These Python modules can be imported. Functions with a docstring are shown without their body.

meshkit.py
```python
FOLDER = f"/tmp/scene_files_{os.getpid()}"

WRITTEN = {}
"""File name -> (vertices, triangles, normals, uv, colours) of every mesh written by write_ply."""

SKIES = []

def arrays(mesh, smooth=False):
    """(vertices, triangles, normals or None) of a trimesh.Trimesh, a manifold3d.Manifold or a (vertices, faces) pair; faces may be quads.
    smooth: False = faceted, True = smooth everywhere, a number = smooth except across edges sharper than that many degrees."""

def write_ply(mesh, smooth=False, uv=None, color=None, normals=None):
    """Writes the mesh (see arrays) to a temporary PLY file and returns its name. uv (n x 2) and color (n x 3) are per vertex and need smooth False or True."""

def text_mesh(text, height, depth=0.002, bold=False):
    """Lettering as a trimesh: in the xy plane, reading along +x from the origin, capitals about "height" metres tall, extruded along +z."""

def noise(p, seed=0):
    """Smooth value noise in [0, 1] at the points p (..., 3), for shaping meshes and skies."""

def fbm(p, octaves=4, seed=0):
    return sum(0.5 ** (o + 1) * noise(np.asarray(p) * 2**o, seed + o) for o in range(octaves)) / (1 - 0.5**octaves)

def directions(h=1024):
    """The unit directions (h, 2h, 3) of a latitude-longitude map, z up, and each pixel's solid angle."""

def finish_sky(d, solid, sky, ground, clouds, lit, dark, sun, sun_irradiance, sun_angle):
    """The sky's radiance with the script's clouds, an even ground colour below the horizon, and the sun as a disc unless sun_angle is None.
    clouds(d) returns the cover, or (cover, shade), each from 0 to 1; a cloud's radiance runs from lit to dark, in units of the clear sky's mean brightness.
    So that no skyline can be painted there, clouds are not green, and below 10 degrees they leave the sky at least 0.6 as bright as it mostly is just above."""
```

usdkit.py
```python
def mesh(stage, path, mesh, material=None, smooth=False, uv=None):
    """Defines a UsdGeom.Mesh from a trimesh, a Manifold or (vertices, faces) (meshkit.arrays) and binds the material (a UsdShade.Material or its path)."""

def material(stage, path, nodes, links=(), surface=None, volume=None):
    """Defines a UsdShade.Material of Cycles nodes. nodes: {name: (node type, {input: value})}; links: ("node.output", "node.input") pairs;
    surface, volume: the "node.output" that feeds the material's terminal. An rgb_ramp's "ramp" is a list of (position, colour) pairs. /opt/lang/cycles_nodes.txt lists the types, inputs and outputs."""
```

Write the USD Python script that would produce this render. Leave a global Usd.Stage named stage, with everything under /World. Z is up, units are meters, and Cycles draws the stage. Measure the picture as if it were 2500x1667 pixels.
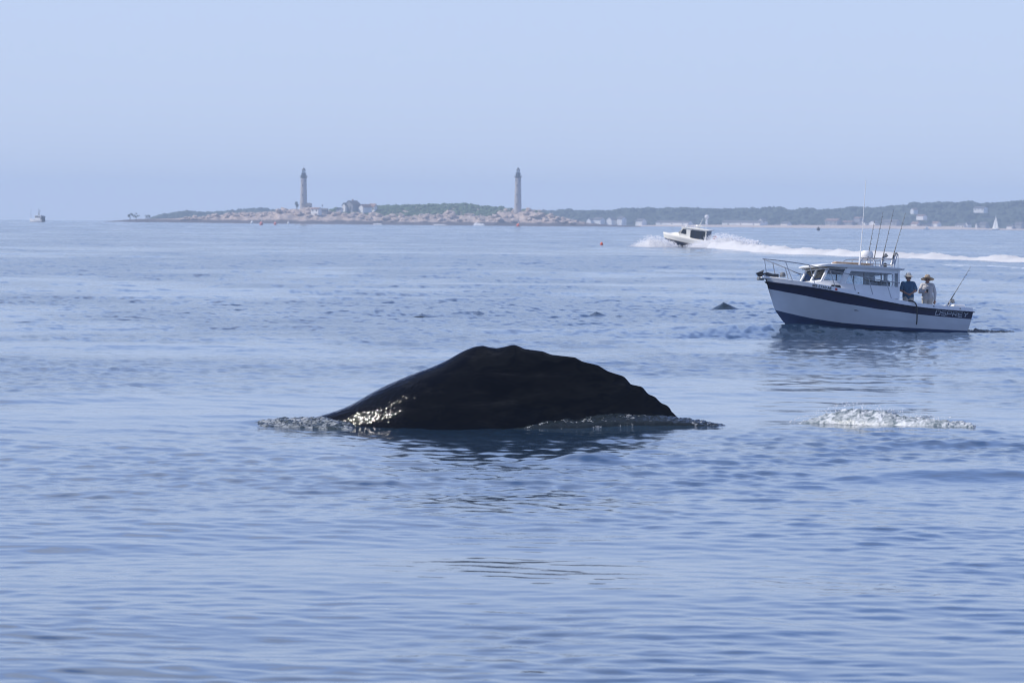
import math, numpy as np, trimesh, usdkit, meshkit, time
from pxr import Usd, UsdGeom, UsdShade, UsdLux, Sdf, Gf, Vt
# ---------------------------------------------------------------- camera, sky, sun
stage = Usd.Stage.CreateInMemory()
UsdGeom.SetStageUpAxis(stage, 'Z'); UsdGeom.SetStageMetersPerUnit(stage, 1.0)
UsdGeom.Xform.Define(stage, '/World'); UsdGeom.Scope.Define(stage, '/World/Looks')
FPX = 14000.0            # focal length in photo pixels (a 200 mm lens)
H = 3.8                  # eye height above the sea
ROLL, PITCH = 0.00995, 298.7/FPX
RE = 7.43e6              # earth radius with refraction: the sea really curves away and ends at a horizon
fwd0 = np.array([0, math.cos(PITCH), -math.sin(PITCH)]); up0 = np.array([0, math.sin(PITCH), math.cos(PITCH)]); rt0 = np.array([1.0, 0, 0])
RT = rt0*math.cos(ROLL)+up0*math.sin(ROLL); UP = up0*math.cos(ROLL)-rt0*math.sin(ROLL)
cam = UsdGeom.Camera.Define(stage, '/World/camera')
_m = Gf.Matrix4d(1.0)
_m.SetRow3(0, Gf.Vec3d(*RT)); _m.SetRow3(1, Gf.Vec3d(*UP)); _m.SetRow3(2, Gf.Vec3d(*(-fwd0))); _m.SetRow3(3, Gf.Vec3d(0, 0, H))
cam.AddTransformOp().Set(_m)
cam.CreateFocalLengthAttr(36*FPX/2500); cam.CreateHorizontalApertureAttr(36.0); cam.CreateVerticalApertureAttr(36.0*682/1024)
cam.CreateClippingRangeAttr(Gf.Vec2f(0.5, 40000)); cam.CreateExposureAttr(0.0)
cam.CreateFStopAttr(6.3); cam.CreateFocusDistanceAttr(130.0)
SUN_EL = math.radians(46); SUN = np.array([-0.99, -0.14, 0.0]); SUN /= np.linalg.norm(SUN)
SUNDIR = np.array([SUN[0]*math.cos(SUN_EL), SUN[1]*math.cos(SUN_EL), math.sin(SUN_EL)])
HAZE_COLOR, HAZE_DENSITY = (.67, .82, 1.0), 1.3e-4
sky_mat = usdkit.material(stage, '/World/Looks/sky', {
 'sky': ('sky_texture', {'sky_type':'single_scattering','sun_disc':False,'sun_elevation':SUN_EL,'sun_rotation':math.atan2(SUN[0],SUN[1]),'altitude':0,'air_density':.7,'aerosol_density':.15,'ozone_density':6.0}),
 'tint': ('mix_color', {'blend_type':'multiply','fac':1.0,'b':(.95,.97,1.22), 'use_clamp':False}),
 'tc': ('texture_coordinate', {}), 'map': ('mapping', {'scale':(2.6,2.6,8.0),'location':(0.3,0.7,0.0)}),
 'cloud': ('noise_texture', {'scale':1.0,'detail':5,'roughness':.55}),
 'cover': ('map_range', {'from_min':.44,'from_max':.66,'to_min':.06,'to_max':.70}),
 'sep': ('separate_xyz', {}), 'low': ('map_range', {'range_type':'smoothstep','from_min':0.0,'from_max':.26,'to_min':.86,'to_max':0.0}), 'both': ('math', {'math_type':'maximum'}),
 'veil': ('mix_color', {'blend_type':'mix','b':(3.8,4.42,5.8)}),
 'bg': ('background_shader', {'strength':.15})},
 [('sky.color','tint.a'),('tc.generated','map.vector'),('map.vector','cloud.vector'),('cloud.fac','cover.value'),('tc.generated','sep.vector'),('sep.z','low.value'),('cover.result','both.value1'),('low.result','both.value2'),('both.value','veil.fac'),('tint.result','veil.a'),('veil.result','bg.color')], surface='bg.background')
dome = UsdLux.DomeLight.Define(stage, '/World/sky')
UsdShade.MaterialBindingAPI.Apply(dome.GetPrim()).Bind(sky_mat)
sun = UsdLux.DistantLight.Define(stage, '/World/sun')
sun.CreateIntensityAttr(1.15); sun.CreateAngleAttr(0.53); sun.CreateColorAttr(Gf.Vec3f(1,0.95,0.88)); sun.CreateNormalizeAttr(True)
sun.AddOrientOp().Set(Gf.Quatf(Gf.Rotation(Gf.Vec3d(0,0,1), Gf.Vec3d(*SUNDIR)).GetQuat()))
# ---------------------------------------------------------------- naming helpers
import manifold3d as m3
from shapely.geometry import Polygon, box as sbox
_used = {}
def numbered(parent, name):
    k = (parent, name); n = _used.get(k, -1)+1; _used[k] = n
    return f'{parent}/{name}' if n == 0 else f'{parent}/{name}_{n:03d}'
def tag(prim, label=None, cat=None, group=None, kind=None):
    for k, v in (('label',label),('category',cat),('group',group),('kind',kind)):
        if v: prim.SetCustomDataByKey(k, v)
    return prim
def mat4(rows, t):
    M = Gf.Matrix4d(1.0)
    for i in range(3): M.SetRow3(i, Gf.Vec3d(*[float(a) for a in rows[i]]))
    M.SetRow3(3, Gf.Vec3d(*[float(a) for a in t])); return M
def thing(name, label, cat, loc=(0,0,0), rotz=0.0, rows=None, group=None):
    x = UsdGeom.Xform.Define(stage, numbered('/World', name))
    c, s = math.cos(rotz), math.sin(rotz)
    x.AddTransformOp().Set(mat4(rows if rows is not None else [(c,s,0),(-s,c,0),(0,0,1)], loc))
    tag(x.GetPrim(), label, cat, group); return str(x.GetPath())
def part(parent, name, mesh, m, smooth=35, label=None, kind=None):
    if isinstance(mesh, list): mesh = trimesh.util.concatenate(mesh)
    o = usdkit.mesh(stage, numbered(parent, name), mesh, m, smooth=smooth)
    tag(o.GetPrim(), label, kind=kind); return str(o.GetPath())
def single(name, mesh, m, label=None, cat=None, kind=None, group=None, smooth=35, loc=None):
    if isinstance(mesh, list): mesh = trimesh.util.concatenate(mesh)
    o = usdkit.mesh(stage, numbered('/World', name), mesh, m, smooth=smooth)
    if loc is not None: o.AddTranslateOp().Set(Gf.Vec3d(*map(float,loc)))
    tag(o.GetPrim(), label, cat, group, kind); return o
def copy_of(src, loc, label, rotz=0.0, rows=None):
    sp = stage.GetPrimAtPath(src); was = sp.GetCustomData()
    base = src.split('/')[-1]
    import re
    base = re.sub(r'_\d{3}$','',base)
    x = UsdGeom.Xform.Define(stage, numbered('/World', base))
    x.GetPrim().GetReferences().AddInternalReference(src)
    c, s = math.cos(rotz), math.sin(rotz)
    x.ClearXformOpOrder(); x.MakeMatrixXform().Set(mat4(rows if rows is not None else [(c,s,0),(-s,c,0),(0,0,1)], loc))
    x.GetPrim().SetInstanceable(True)
    tag(x.GetPrim(), label, was.get('category'), was.get('group')); return str(x.GetPath())
# ---------------------------------------------------------------- shape helpers
def bx(x0,x1,y0,y1,z0,z1):
    b = trimesh.creation.box((abs(x1-x0),abs(y1-y0),abs(z1-z0))); b.apply_translation(((x0+x1)/2,(y0+y1)/2,(z0+z1)/2)); return b
def rbox(x0,x1,y0,y1,z0,z1,r=.02,n=8):
    s = m3.Manifold.sphere(r,n)
    pts = [s.translate((x,y,z)) for x in (x0+r,x1-r) for y in (y0+r,y1-r) for z in (z0+r,z1-r)]
    return tm(m3.Manifold.batch_hull(pts))
def tm(M):
    k = M.to_mesh(); return trimesh.Trimesh(np.array(k.vert_properties[:,:3]), np.array(k.tri_verts), process=False)
def tube(pts, r, n=7, r1=None):
    pts = np.asarray(pts,float); N = len(pts)
    rr = np.linspace(r, r if r1 is None else r1, N)
    tg = np.gradient(pts,axis=0); tg /= np.linalg.norm(tg,axis=1,keepdims=True)
    a = np.array([0,0,1.0]) if abs(tg[0,2])<.9 else np.array([1.0,0,0])
    V=[]; u=np.cross(a,tg[0]); u/=np.linalg.norm(u)
    for i in range(N):
        u = u-tg[i]*np.dot(u,tg[i]); u/=np.linalg.norm(u); w=np.cross(tg[i],u)
        for k in range(n):
            t=2*math.pi*k/n; V.append(pts[i]+rr[i]*(math.cos(t)*u+math.sin(t)*w))
    F=[]
    for i in range(N-1):
        for k in range(n):
            a0=i*n+k; b0=i*n+(k+1)%n; F+= [(a0,b0,b0+n),(a0,b0+n,a0+n)]
    V+= [pts[0],pts[-1]]
    for k in range(n):
        F+= [(N*n,(k+1)%n,k),(N*n+1,(N-1)*n+k,(N-1)*n+(k+1)%n)]
    return trimesh.Trimesh(np.array(V),np.array(F),process=False)
def smoothline(pts, n=24):
    from scipy.interpolate import PchipInterpolator
    pts=np.asarray(pts,float); t=np.r_[0,np.cumsum(np.linalg.norm(np.diff(pts,axis=0),axis=1))]
    return PchipInterpolator(t,pts)(np.linspace(0,t[-1],n))
def lathe(prof, n=24, c=(0,0,0)):
    prof=np.asarray(prof,float); V=[];F=[]
    for r,z in prof:
        for k in range(n):
            t=2*math.pi*k/n; V.append((c[0]+r*math.cos(t),c[1]+r*math.sin(t),c[2]+z))
    for i in range(len(prof)-1):
        for k in range(n):
            a=i*n+k;b=i*n+(k+1)%n; F+=[(a,b,b+n),(a,b+n,a+n)]
    V+= [(c[0],c[1],c[2]+prof[0][1]),(c[0],c[1],c[2]+prof[-1][1])]; m=len(prof)
    for k in range(n):
        F+=[(m*n,(k+1)%n,k),(m*n+1,(m-1)*n+k,(m-1)*n+(k+1)%n)]
    return trimesh.Trimesh(np.array(V),np.array(F),process=False)
def loft(rows, flip=False):         # rows: list of equal-length point lists
    R=np.asarray(rows,float); a,b=R.shape[:2]; idx=np.arange(a*b).reshape(a,b)
    f=np.stack([idx[:-1,:-1],idx[1:,:-1],idx[1:,1:],idx[:-1,1:]],-1).reshape(-1,4)
    if flip: f=f[:,::-1]
    f=np.vstack([f[:,[0,1,2]],f[:,[0,2,3]]])
    return trimesh.Trimesh(R.reshape(-1,3),f,process=False)
def panel(quad, holes=(), th=.04, outer=None, rnd=.03, thick_dir=1):
    """a wall spanned over four corners (u along 0-1, v along 0-3) with rounded holes given as (u0,v0,u1,v1) in metres"""
    q=np.asarray(quad,float); W=.5*(np.linalg.norm(q[1]-q[0])+np.linalg.norm(q[2]-q[3])); Hh=.5*(np.linalg.norm(q[3]-q[0])+np.linalg.norm(q[2]-q[1]))
    P=Polygon([(0,0),(1,0),(1,1),(0,1)]) if outer is None else Polygon(outer)
    P=Polygon([(x*W,y*Hh) for x,y in P.exterior.coords])
    for h in holes:
        hp=Polygon([(x*W,y*Hh) for x,y in h]).buffer(-rnd).buffer(rnd,quad_segs=3); P=P.difference(hp)
    m=trimesh.creation.extrude_polygon(P,th,engine='earcut')
    m=m.subdivide_to_size(max(W,Hh)/6) if False else m
    v=m.vertices; u=v[:,0]/W; w=v[:,1]/Hh
    n=np.cross(q[1]-q[0],q[3]-q[0]); n/=np.linalg.norm(n)
    p=((1-u)*(1-w))[:,None]*q[0]+(u*(1-w))[:,None]*q[1]+(u*w)[:,None]*q[2]+((1-u)*w)[:,None]*q[3]
    return trimesh.Trimesh(p+n*(v[:,2]-th)[:,None]*thick_dir,m.faces,process=False)
def pane(quad, h, off=.015, th=.008, rnd=.03):
    return panel(quad,(),th,outer=h,rnd=rnd) if False else _shift(panel(quad,(),th,outer=h), quad, -off)
def _shift(m, quad, d):
    q=np.asarray(quad,float); n=np.cross(q[1]-q[0],q[3]-q[0]); n/=np.linalg.norm(n)
    m.apply_translation(n*d); return m
def chain(groups, refine=.035, it=6):
    tot=None
    for (a,ra,b,rb) in groups:
        h=m3.Manifold.batch_hull([m3.Manifold.sphere(ra,14).translate(tuple(map(float,a))),m3.Manifold.sphere(rb,14).translate(tuple(map(float,b)))])
        tot=h if tot is None else tot+h
    tot=tot.refine_to_length(refine)
    m=tm(tot); m=trimesh.Trimesh(m.vertices,m.faces,process=True)
    if it: trimesh.smoothing.filter_taubin(m,iterations=it)
    return m
def zat(px,py,d):
    v=fwd0+((px-1250)/FPX)*RT-((py-833.5)/FPX)*UP
    return H+d*v[2]/v[1]
def PW(px,py,d): return np.array([xat(px,py,d),d,zat(px,py,d)])
# ---------------------------------------------------------------- materials
def simple(name, col, rough=.5, var=.12, scale=6.0, spec=.5, metal=0.0, bump=0.0, bscale=None):
    n={'tc':('texture_coordinate',{}),'n':('noise_texture',{'scale':scale,'detail':4,'roughness':.6}),
       'r':('rgb_ramp',{'ramp':[(0.25,tuple(c*(1-var) for c in col)),(.75,tuple(min(1,c*(1+var)) for c in col))]}),
       'p':('principled_bsdf',{'roughness':rough,'metallic':metal,'specular_ior_level':spec})}
    l=[('tc.object','n.vector'),('n.fac','r.fac'),('r.color','p.base_color')]
    if bump:
        n['n2']=('noise_texture',{'scale':bscale or scale*4,'detail':3}); n['b']=('bump',{'distance':bump,'strength':1.0})
        l+=[('tc.object','n2.vector'),('n2.fac','b.height'),('b.normal','p.normal')]
    return usdkit.material(stage,'/World/Looks/'+name,n,l,surface='p.BSDF')
M={}
M['gelcoat']=simple('white_gelcoat',(.74,.74,.73),.28,.05,2.5)
M['hullwhite']=simple('hull_pale_grey',(.56,.58,.605),.25,.06,1.5)
M['cream']=simple('cream_gelcoat',(.80,.77,.68),.3,.05,1.0)
M['navy']=simple('navy_paint',(.006,.009,.035),.25,.2,3)
M['bottom']=simple('blue_bottom_paint',(.012,.035,.095),.5,.25,4)
M['steel']=simple('stainless_tube',(.42,.43,.45),.3,.1,8,metal=.9)
M['grey']=simple('dark_grey_plastic',(.035,.036,.04),.5,.3,10)
M['midgrey']=simple('grey_metal',(.16,.165,.17),.45,.2,10)
M['black']=simple('black_rubber',(.012,.012,.014),.45,.2,10)
M['plastic']=simple('white_plastic',(.78,.77,.74),.35,.05,6)
M['tan']=simple('varnished_board',(.42,.30,.20),.5,.25,5)
M['dim']=simple('cabin_lining',(.10,.095,.09),.7,.2,5)
M['seat']=simple('seat_vinyl',(.62,.62,.60),.5,.08,5)
M['red']=simple('red_sticker',(.45,.03,.02),.4,.15,5)
M['letter']=simple('pale_lettering',(.60,.63,.68),.4,.05,5)
M['skin']=simple('sunburnt_skin',(.36,.19,.13),.5,.1,20)
M['blueshirt']=simple('blue_cotton',(.05,.13,.22),.85,.15,18,bump=.006,bscale=14)
M['paleshirt']=simple('pale_grey_cotton',(.50,.48,.47),.85,.08,18,bump=.006,bscale=14)
M['khaki']=simple('khaki_cotton',(.52,.47,.40),.85,.1,18)
M['hatcloth']=simple('cream_straw',(.62,.57,.48),.8,.12,30)
M['straw']=simple('tan_straw',(.46,.35,.24),.8,.2,40)
M['hair']=simple('dark_hair',(.03,.022,.018),.6,.3,30)
M['lens']=simple('sunglass_lens',(.008,.008,.01),.1,.1,5)
M['granite']=simple('granite_blocks',(.36,.33,.31),.85,.16,.9)
M['ironblack']=simple('black_iron',(.03,.032,.036),.5,.2,2)
M['housewhite']=simple('white_clapboard',(.74,.72,.69),.7,.06,.4)
M['housegrey']=simple('grey_shingle',(.25,.25,.26),.8,.15,.4)
M['roofgrey']=simple('dark_roof_shingle',(.12,.115,.12),.85,.2,.5)
M['roofred']=simple('brown_roof_shingle',(.25,.16,.13),.85,.2,.5)
M['sand']=simple('beach_sand',(.50,.40,.32),.95,.12,.05)
M['wood']=simple('wooded_hill',(.035,.05,.028),.9,.35,.04)
M['crown']=simple('tree_foliage',(.04,.058,.04),.85,.4,.12)
M['scrub']=simple('island_scrub',(.065,.105,.045),.85,.4,.15)
M['bark']=simple('tree_bark',(.10,.075,.055),.9,.3,2)
M['sail']=simple('sail_cloth',(.80,.78,.74),.7,.05,.5)
M['orange']=simple('orange_buoy_paint',(.75,.12,.04),.45,.1,3)
M['pinkbuoy']=simple('faded_red_buoy_paint',(.62,.22,.20),.5,.1,3)
M['flagred']=simple('red_flag_cloth',(.55,.09,.08),.8,.1,3)
M['spray']=usdkit.material(stage,'/World/Looks/white_spray',{'d':('principled_bsdf',{'base_color':(.93,.93,.94),'roughness':.9,'specular_ior_level':.2}),'t':('translucent_bsdf',{'color':(.93,.93,.94)}),'m':('mix_closure',{'fac':.45})},[('d.BSDF','m.closure1'),('t.BSDF','m.closure2')],surface='m.closure')
M['glass']=usdkit.material(stage,'/World/Looks/window_glass',{'t':('transparent_bsdf',{'color':(.80,.84,.87)}),'g':('glossy_bsdf',{'roughness':.02,'color':(.95,.97,1)}),'f':('fresnel',{'IOR':1.55}),'m':('mix_closure',{})},[('f.fac','m.fac'),('t.BSDF','m.closure1'),('g.BSDF','m.closure2')],surface='m.closure')
M['darkglass']=usdkit.material(stage,'/World/Looks/smoked_vinyl_window',{'t':('transparent_bsdf',{'color':(.10,.11,.14)}),'g':('glossy_bsdf',{'roughness':.05,'color':(.95,.97,1)}),'f':('fresnel',{'IOR':1.5}),'m':('mix_closure',{})},[('f.fac','m.fac'),('t.BSDF','m.closure1'),('g.BSDF','m.closure2')],surface='m.closure')
def foam_material(name, lo, hi, scale, water=(.013,.019,.023), wr=.08, white=(.66,.69,.72)):
    return usdkit.material(stage,'/World/Looks/'+name,{'g':('geometry',{}),'n':('noise_texture',{'scale':scale,'detail':6,'roughness':.7,'distortion':.6}),'r':('map_range',{'from_min':lo,'from_max':hi,'clamp':True}),
      'n2':('noise_texture',{'scale':scale*3,'detail':4}),'b':('bump',{'distance':.012}),
      'w':('principled_bsdf',{'base_color':white,'roughness':.85}),'s':('principled_bsdf',{'base_color':water,'roughness':wr,'ior':1.333}),'m':('mix_closure',{})},
      [('g.position','n.vector'),('g.position','n2.vector'),('n2.fac','b.height'),('b.normal','w.normal'),('b.normal','s.normal'),('n.fac','r.value'),('r.result','m.fac'),('s.BSDF','m.closure1'),('w.BSDF','m.closure2')],surface='m.closure')
M['foam']=foam_material('churned_white_water',.41,.70,5.5,(.12,.155,.17),.3,(.74,.76,.78))
M['foam2']=foam_material('churned_green_water',.58,.74,5.0)
M['foam4']=foam_material('lathered_water',.46,.80,6.0,(.033,.045,.050),.15,(.6,.63,.65))
M['foam3']=foam_material('wake_foam',.48,.72,.6)
M['rock']=usdkit.material(stage,'/World/Looks/granite_ledge',{'g':('geometry',{}),'s':('separate_xyz',{}),
  'n':('noise_texture',{'scale':.35,'detail':6,'roughness':.65}),'r':('rgb_ramp',{'ramp':[(.3,(.20,.15,.13)),(.5,(.38,.30,.25)),(.72,(.52,.43,.37))]}),
  'n3':('noise_texture',{'scale':.12,'detail':4}),'a':('math',{'math_type':'multiply_add','value2':-4.0}),'a2':('math',{'math_type':'add','value2':2.0}),'t':('map_range',{'from_min':.7,'from_max':1.7}),
  'mx':('mix_color',{'a':(.075,.06,.062)}),'p':('principled_bsdf',{'roughness':.9})},
  [('g.position','s.vector'),('g.position','n.vector'),('g.position','n3.vector'),('n.fac','r.fac'),('n3.fac','a.value1'),('s.z','a.value3'),('a.value','a2.value1'),('a2.value','t.value'),('t.result','mx.fac'),('r.color','mx.b'),('mx.result','p.base_color')],surface='p.BSDF')
_rs = np.random.RandomState(7)
EYE = math.sqrt(2*H/RE)
def zsea(d): return -d*d/(2*RE)
def dist_of(px, py):            # distance at which the curved sea shows at this photo pixel
    e = (py-(536.5+0.00995*px)+EYE*FPX)/FPX
    return RE*(e-math.sqrt(max(e*e-2*H/RE,0)))
def xat(px, py, d):             # world x of photo column px at depth d
    v = fwd0+((px-1250)/FPX)*RT-((py-833.5)/FPX)*UP
    return d*v[0]/v[1]
BAND = [(20,34,.007,8),(10,20,.009,10),(5,10,.010,14),(2.5,5,.015,18),(1.2,2.5,.032,26),(.6,1.2,.054,32),(.3,.6,.066,34),(.16,.3,.055,24)]
COMP = []
for lo,hi,sl,n in BAND:
    for i in range(n):
        lam = lo*(hi/lo)**((i+_rs.rand())/n); k = 2*math.pi/lam
        th = math.radians(-68)+_rs.normal()*(0.55 if hi>2.6 else 1.15)
        COMP.append((k*math.cos(th),k*math.sin(th),sl*math.sqrt(2.0/n)/k,_rs.rand()*6.283,lam))
BUMPS = []      # local swells: x, y, rx, ry, rot, height
def sea_full(x, y, sp=0.02):
    """heights, sideways crest displacement and slopes of the sea surface"""
    x = np.asarray(x,float); y = np.asarray(y,float); d = np.hypot(x,y)
    g1 = meshkit.fbm(np.stack([x/26,y/60,x*0+3.3],-1),3,5); g2 = meshkit.fbm(np.stack([x/7,y/16,x*0+9.1],-1),3,8)
    patch = np.clip(.16+11.0*np.clip(g1*.5+g2*.5-.36,0,1)**1.5,.16,1.25)
    calm = np.clip((y-60)/38,0,1); calm = calm*calm*(3-2*calm)
    far = np.clip((d-260)/500,0,1)
    f1 = (.17+.73*calm)*(.5+.5*patch)                                   # 1.2 to 5 m
    f2 = (.45+.45*calm)*(.20+.80*patch)                  # .6 to 1.2 m
    f3 = (.40+.52*calm)*patch; f4 = (.07+.85*calm)*patch                            # ripples
    stir = np.exp(-((x-1.0)/6.5)**2-((y-100.5)/6.0)**2)+.6*np.exp(-((x-14)/7.0)**2-((y-194)/14.0)**2)   # water stirred up by the whale
    slick = 1-.6*np.exp(-((x+2.1)/1.2)**2-((y-51.7)/2.0)**2); f1=f1*slick; f2=f2*slick; f3=f3*slick
    f2=f2+.25*stir; f3=f3+.75*stir; f4=f4+.75*stir
    z = np.zeros_like(x); ox = np.zeros_like(x); oy = np.zeros_like(x); gx = np.zeros_like(x); gy = np.zeros_like(x); var = np.zeros_like(x)
    for kx,ky,a,ph,lam in COMP:
        p = kx*x+ky*y+ph; w = np.clip(lam/(2.2*sp)-.6,0,1) if np.ndim(sp) else 1.0
        amp = a if lam>5 else a*(f1 if lam>1.2 else (f2 if lam>.6 else (f3 if lam>.32 else f4)))
        s = np.sin(p)*amp; c = np.cos(p)*amp; k = math.hypot(kx,ky)
        z += s*w; q=.75*w/k; ox += q*kx*c; oy += q*ky*c
        wn = w/(1+(d/(650*max(lam,.5)))**2)            # slopes too fine to draw at this distance go into the roughness
        gx += kx*c*wn; gy += ky*c*wn; var += (amp*k)**2*.5*(1-wn**2)
    for bx_,by_,rx,ry,rot,bh,*pw in BUMPS:
        cr,sr=math.cos(rot),math.sin(rot)
        dx = (x-bx_)*cr+(y-by_)*sr; dy = -(x-bx_)*sr+(y-by_)*cr
        r2 = (dx/rx)**2+(dy/ry)**2; e = bh*np.exp(-(np.sqrt(r2+.02)*1.4 if pw else r2)); z += e
        gx += e*(-2*dx/rx**2*cr+2*dy/ry**2*sr); gy += e*(-2*dx/rx**2*sr-2*dy/ry**2*cr)
    return z+zsea(d), ox, oy, gx, gy, var
def sea_height(x, y, sp=0.02): return sea_full(x,y,sp)[0]
def build_sea():
    dr = 1.0/5734
    th = np.concatenate([-np.geomspace(math.pi,0.115,60), np.arange(-0.112,0.1121,1.25*dr), np.geomspace(0.115,math.pi,60)])
    e1 = np.arange(0.00112,0.088,0.60*dr)
    e = np.concatenate([e1, np.geomspace(0.0885,0.8,60)])
    e = np.concatenate([[EYE*0.9995],[EYE+2e-6], EYE+np.array([1e-5,3e-5,6e-5]), e]); e = np.sort(e)
    d = np.where(e<=EYE+1e-9, 8200.0, 0); ok = e>EYE+1e-9
    d[ok] = RE*(e[ok]-np.sqrt(np.maximum(e[ok]**2-2*H/RE,0)))
    d = np.sort(d)[::-1]
    D,T = np.meshgrid(d,th,indexing='ij')
    X = D*np.sin(T); Y = D*np.cos(T); sp = np.gradient(th)[None,:]*D
    Z = np.zeros_like(X); OX=np.zeros_like(X); OY=np.zeros_like(X); N = np.zeros(X.shape+(3,)); RG = np.zeros_like(X)
    for a in range(0,len(d),64):
        s_=slice(a,a+64); z,ox,oy,gx,gy,var = sea_full(X[s_],Y[s_],sp[s_])
        rowsp=np.abs(np.gradient(d))[s_][:,None]; lim=np.clip(.6-rowsp/2,0,1)      # no sideways push where rows are far apart
        RG[s_]=np.clip(np.sqrt(np.sqrt(2*var)*.16),.03,.14); Z[s_]=z; OX[s_]=ox; OY[s_]=oy*lim
        N[s_]=np.stack([-gx,-gy,np.ones_like(gx)],-1)
    V = np.stack([X+OX,Y+OY,Z],-1)
    nr,nc = X.shape
    idx = np.arange(nr*nc).reshape(nr,nc)
    f = np.stack([idx[:-1,:-1],idx[1:,:-1],idx[1:,1:],idx[:-1,1:]],-1).reshape(-1,4)
    v = V.reshape(-1,3)
    if np.cross(v[f[0,1]]-v[f[0,0]], v[f[0,2]]-v[f[0,0]])[2]<0: f = f[:,::-1]
    tri = np.vstack([f[:,[0,1,2]],f[:,[0,2,3]]])
    _,_,gn = meshkit.arrays((v,tri),True); gn = gn.reshape(V.shape); gn /= np.linalg.norm(gn,axis=-1,keepdims=True)
    N /= np.linalg.norm(N,axis=-1,keepdims=True)
    b = np.clip((D-110)/120,0,1)[...,None]
    N = gn*(1-b)+N*b; N /= np.linalg.norm(N,axis=-1,keepdims=True)
    return v,tri,N.reshape(-1,3),RG.ravel()
# ================================================================ THE SEA
_f=lambda px,py,rx,ry,rot,h,dd=0: (xat(px,py,dist_of(px,py)+dd),dist_of(px,py)+dd,rx,ry,rot,h)
BUMPS += [_f(730,1030,.95,1.1,0,.12),(xat(1480,1030,105.9),105.9,1.5,.8,0,.06),(xat(2150,1030,106.3),106.3,1.6,.5,-.08,.06),
  _f(290,1200,1.5,.9,.1,.085),_f(150,1335,1.2,1.0,0,.04),_f(1440,1128,.55,.6,0,.10),_f(1780,1530,1.5,1.3,0,.045),_f(150,1610,2.0,1.3,0,.045),_f(1700,1195,1.0,.8,0,.06),_f(2400,1160,1.4,1.0,0,.08),
  (xat(1900,790,199.0),199.5,3.2,5.0,0,.26)]
sea_mat = usdkit.material(stage,'/World/Looks/sea_water',{
 'geo':('geometry',{}),'n1':('noise_texture',{'scale':5.0,'detail':3,'roughness':.6}),'n2':('noise_texture',{'scale':.09,'detail':3}),'r2':('map_range',{'from_min':.42,'from_max':.62}),'mu':('math',{'math_type':'multiply'}),
 'b1':('bump',{'strength':1.0,'distance':.005}),
 'p':('principled_bsdf',{'base_color':(0.012,0.030,0.050),'ior':1.333}),'at':('attribute',{'attribute':'ripple'})},
 [('at.fac','p.roughness'),('geo.position','n1.vector'),('geo.position','n2.vector'),('n2.fac','r2.value'),('n1.fac','mu.value1'),('r2.result','mu.value2'),('mu.value','b1.height'),('b1.normal','p.normal')],surface='p.BSDF')
v,f,nrm,rgh=build_sea()
sm=UsdGeom.Mesh.Define(stage,'/World/sea'); sm.CreatePointsAttr(Vt.Vec3fArray.FromNumpy(v.astype(np.float32)))
sm.CreateFaceVertexCountsAttr(Vt.IntArray.FromNumpy(np.full(len(f),3,np.int32))); sm.CreateFaceVertexIndicesAttr(Vt.IntArray.FromNumpy(f.astype(np.int32).ravel()))
sm.CreateSubdivisionSchemeAttr('none'); sm.CreateNormalsAttr(Vt.Vec3fArray.FromNumpy(nrm.astype(np.float32))); sm.SetNormalsInterpolation('vertex')
UsdGeom.PrimvarsAPI(sm).CreatePrimvar('ripple',Sdf.ValueTypeNames.FloatArray,'vertex').Set(Vt.FloatArray.FromNumpy(rgh.astype(np.float32)))
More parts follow.
